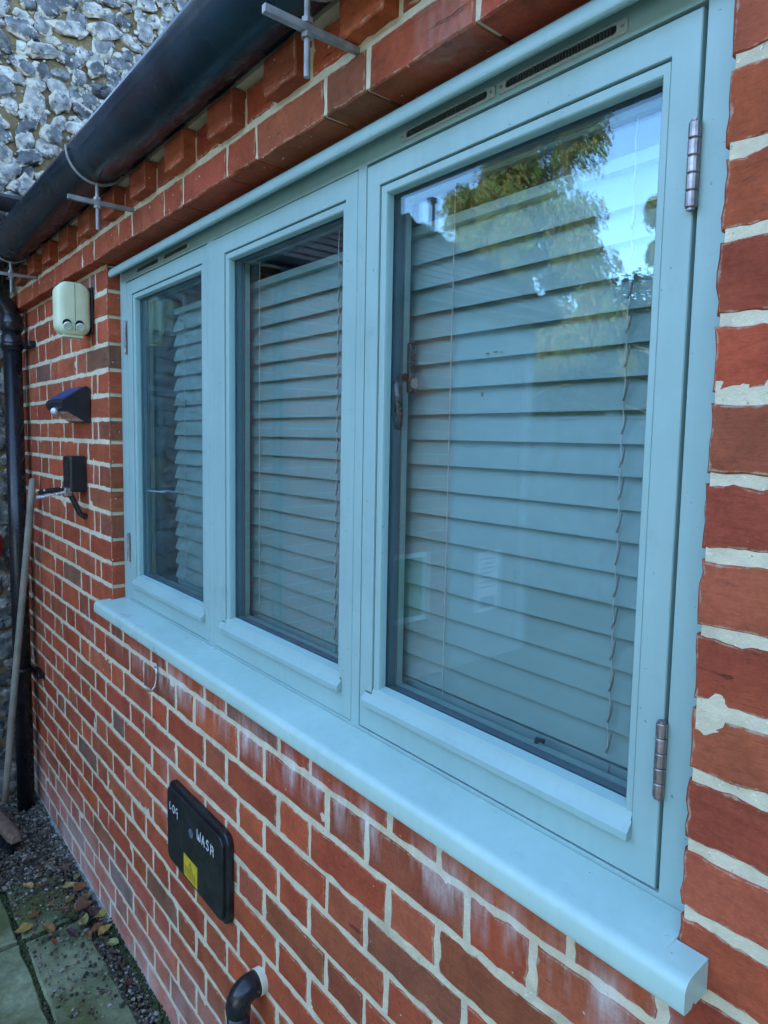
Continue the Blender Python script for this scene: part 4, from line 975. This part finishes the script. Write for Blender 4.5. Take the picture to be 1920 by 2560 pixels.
# ------------------------------------------------------------------ trees and hedge behind the camera (mirrored in the glass), and an unseen bank that blocks sky light
def tree(name, label, base, H, rx_, z_lo, n_spray, seed, tint, leaf=.11, rag=.5, lobes=None):
    rnd = random.Random(seed); t = thing(name, label, 'tree', group=None)
    b = Vector(base); fol = MB()
    trunk = [b + Vector((.05 * sin(k), .05 * cos(k * 1.3), H * .8 * k / 8)) for k in range(9)]
    link('trunk', *tube(trunk, [.14 * (1 - k / 10) for k in range(9)], 9), M_BARK, t)
    for k in range(16):
        p0 = trunk[rnd.randrange(2, 8)]; a = rnd.uniform(0, 6.28); L = rx_ * rnd.uniform(.5, .95)
        link('limb', *tube([p0, p0 + Vector((cos(a) * L * .5, sin(a) * L * .5, L * .35)), p0 + Vector((cos(a) * L, sin(a) * L, L * .45))], [.035, .022, .01], 6), M_BARK, t)
    cl = []
    for k in range(lobes or 26):
        u = rnd.random(); zc = z_lo + (H - z_lo) * (u ** .9); rr = rx_ * (1 - .18 * max(0, (zc - z_lo) / (H - z_lo) - .35) / .65) * rnd.uniform(.2, .95); a = rnd.uniform(0, 6.28)
        cl.append((b + Vector((rr * cos(a), rr * sin(a), zc)), rx_ * rnd.uniform(.16, .33)))
    for k in range(n_spray):
        c_, r_ = rnd.choice(cl); d = Vector((rnd.gauss(0, 1), rnd.gauss(0, 1), rnd.gauss(0, 1))).normalized() * r_ * rnd.random() ** .4
        p = c_ + d; dirv = Vector((d.x, d.y, -.1)).normalized() * .25 + Vector((0, 0, -.55)) * rnd.uniform(.4, 1.1)
        cc = tuple(q * rnd.uniform(.65, 1.35) for q in tint)
        for q in range(rnd.randrange(6, 11)):
            s0 = p + dirv * (q * leaf * .55) + Vector((rnd.uniform(-.03, .03), rnd.uniform(-.03, .03), 0)); ang = rnd.uniform(0, 6.28)
            lv = Vector((cos(ang) * .5, sin(ang) * .5, -.9)).normalized() * leaf * rnd.uniform(.7, 1.2); sd_ = Vector((-sin(ang), cos(ang), 0)) * leaf * .16
            fol.add(([s0, s0 + lv * .45 + sd_, s0 + lv, s0 + lv * .45 - sd_], [(0, 1, 2, 3)]), cc)
    o = fol.link('crown', M_FOL, t); return t
def at(az, dist, z=-2.06): return (.55 + dist * cos(radians(az)), .06 + dist * sin(radians(az)), z)
TB = (.20, .185, .065)
tree('willow_tree', 'tall golden green tree with drooping leaves, mirrored high in the right hand pane', at(-128.8, 13), 7.9, 1.75, 3.2, 15000, 3, TB, .085, lobes=64)
tree('garden_tree', 'smaller drooping tree mirrored at the right edge of the right hand pane', at(-117.0, 13), 6.3, 1.0, 1.8, 6500, 5, TB, .08, lobes=14)
tree('garden_tree', 'low bushy tree behind the tiled roof, mirrored beside the flue', at(-134.0, 15), 5.3, 1.4, 1.5, 4500, 8, TB, .08, lobes=16)
v, f = [], []
for i in range(56):
    az = -110 + i * 2.2; dd = 9.8 - 2.6 * min(1, i / 12)
    for k in range(12): v.append(at(az, dd + .35 * noise.noise(Vector((i * .6, k * .8, 7))), -2.1 + k * .37 + .25 * noise.noise(Vector((i * .5, k, 3)))))
for i in range(55):
    for k in range(11): a = i * 12 + k; f.append((a, a + 12, a + 13, a + 1))
link('sky_block_bank', v, f, make_colnoise('sky_block_green', [(.3, (.015, .02, .008)), (.6, (.04, .05, .02)), (.8, (.07, .075, .03))], 6, bd=.05))['kind'] = 'structure'  # unseen bank added to block low sky light from the right
hg = MB(); rnd = random.Random(4)
def hedge_h(az): return 3.35 + 1.75 * max(0, min(1, (az + 128) / 6)) + .45 * noise.noise(Vector((az * .45, 0, 0))) + .2 * noise.noise(Vector((az * 1.7, 5, 0)))
for k in range(34000):
    az = rnd.uniform(-146, -104); dd = rnd.uniform(14.6, 15.8)
    c_ = Vector(at(az, dd, -2.06 + hedge_h(az) * (1.03 - .55 * rnd.random() ** 1.6) + rnd.gauss(0, .06))); a = rnd.uniform(0, 6.28); lv = Vector((cos(a) * .6, sin(a) * .6, rnd.uniform(-1, .2))).normalized() * .13; sd_ = Vector((-sin(a), cos(a), 0)) * .04
    hg.add(([c_, c_ + lv * .5 + sd_, c_ + lv, c_ + lv * .5 - sd_], [(0, 1, 2, 3)]), tuple(q * rnd.uniform(.5, 1.2) for q in (.11, .105, .035)))
o = hg.link('hedge', M_FOL); o['kind'] = 'stuff'

# dense shrubs behind the leaves and an added board screen hiding lawn and horizon from the glass
v, f = [], []
for i in range(61):
    az = -152 + i * 1.0
    for k in range(11): v.append(at(az, 15.9 + .5 * noise.noise(Vector((i * .6, k * .8, 2))), -2.1 + (hedge_h(az) - .12) * k / 10))
for i in range(60):
    for k in range(10): a = i * 11 + k; f.append((a, a + 11, a + 12, a + 1))
link('shrub_bank', v, f, make_colnoise('shrub_bank_green', [(.3, (.02, .028, .010)), (.6, (.07, .08, .025)), (.8, (.11, .11, .04))], 6, bd=.05))['kind'] = 'structure'
fn = thing('board_screen', 'added grey board screen across the far side of the yard, hiding lawn and horizon from the glass', 'fence')
M_FB = simple('grey_screen_board', (.22, .26, .27), .85, .3, 5, bs=.4, bd=.003)
x = -4.6; k = 0
while x < 4.2:
    link('screen_board', *box(x, x + .142, -5.20 + (.012 if k % 2 else 0), -5.182 + (.012 if k % 2 else 0), -2.05, -.20 + random.uniform(-.006, .006)), M_FB, fn); x += .146; k += 1
for x in (-4.5, -2.6, -.7, 1.2, 3.1): link('screen_post', *box(x, x + .09, -5.30, -5.203, -2.1, -.12), M_FB, fn)
link('screen_cap', *box(-4.6, 4.35, -5.215, -5.155, -.190, -.165), M_FB, fn)
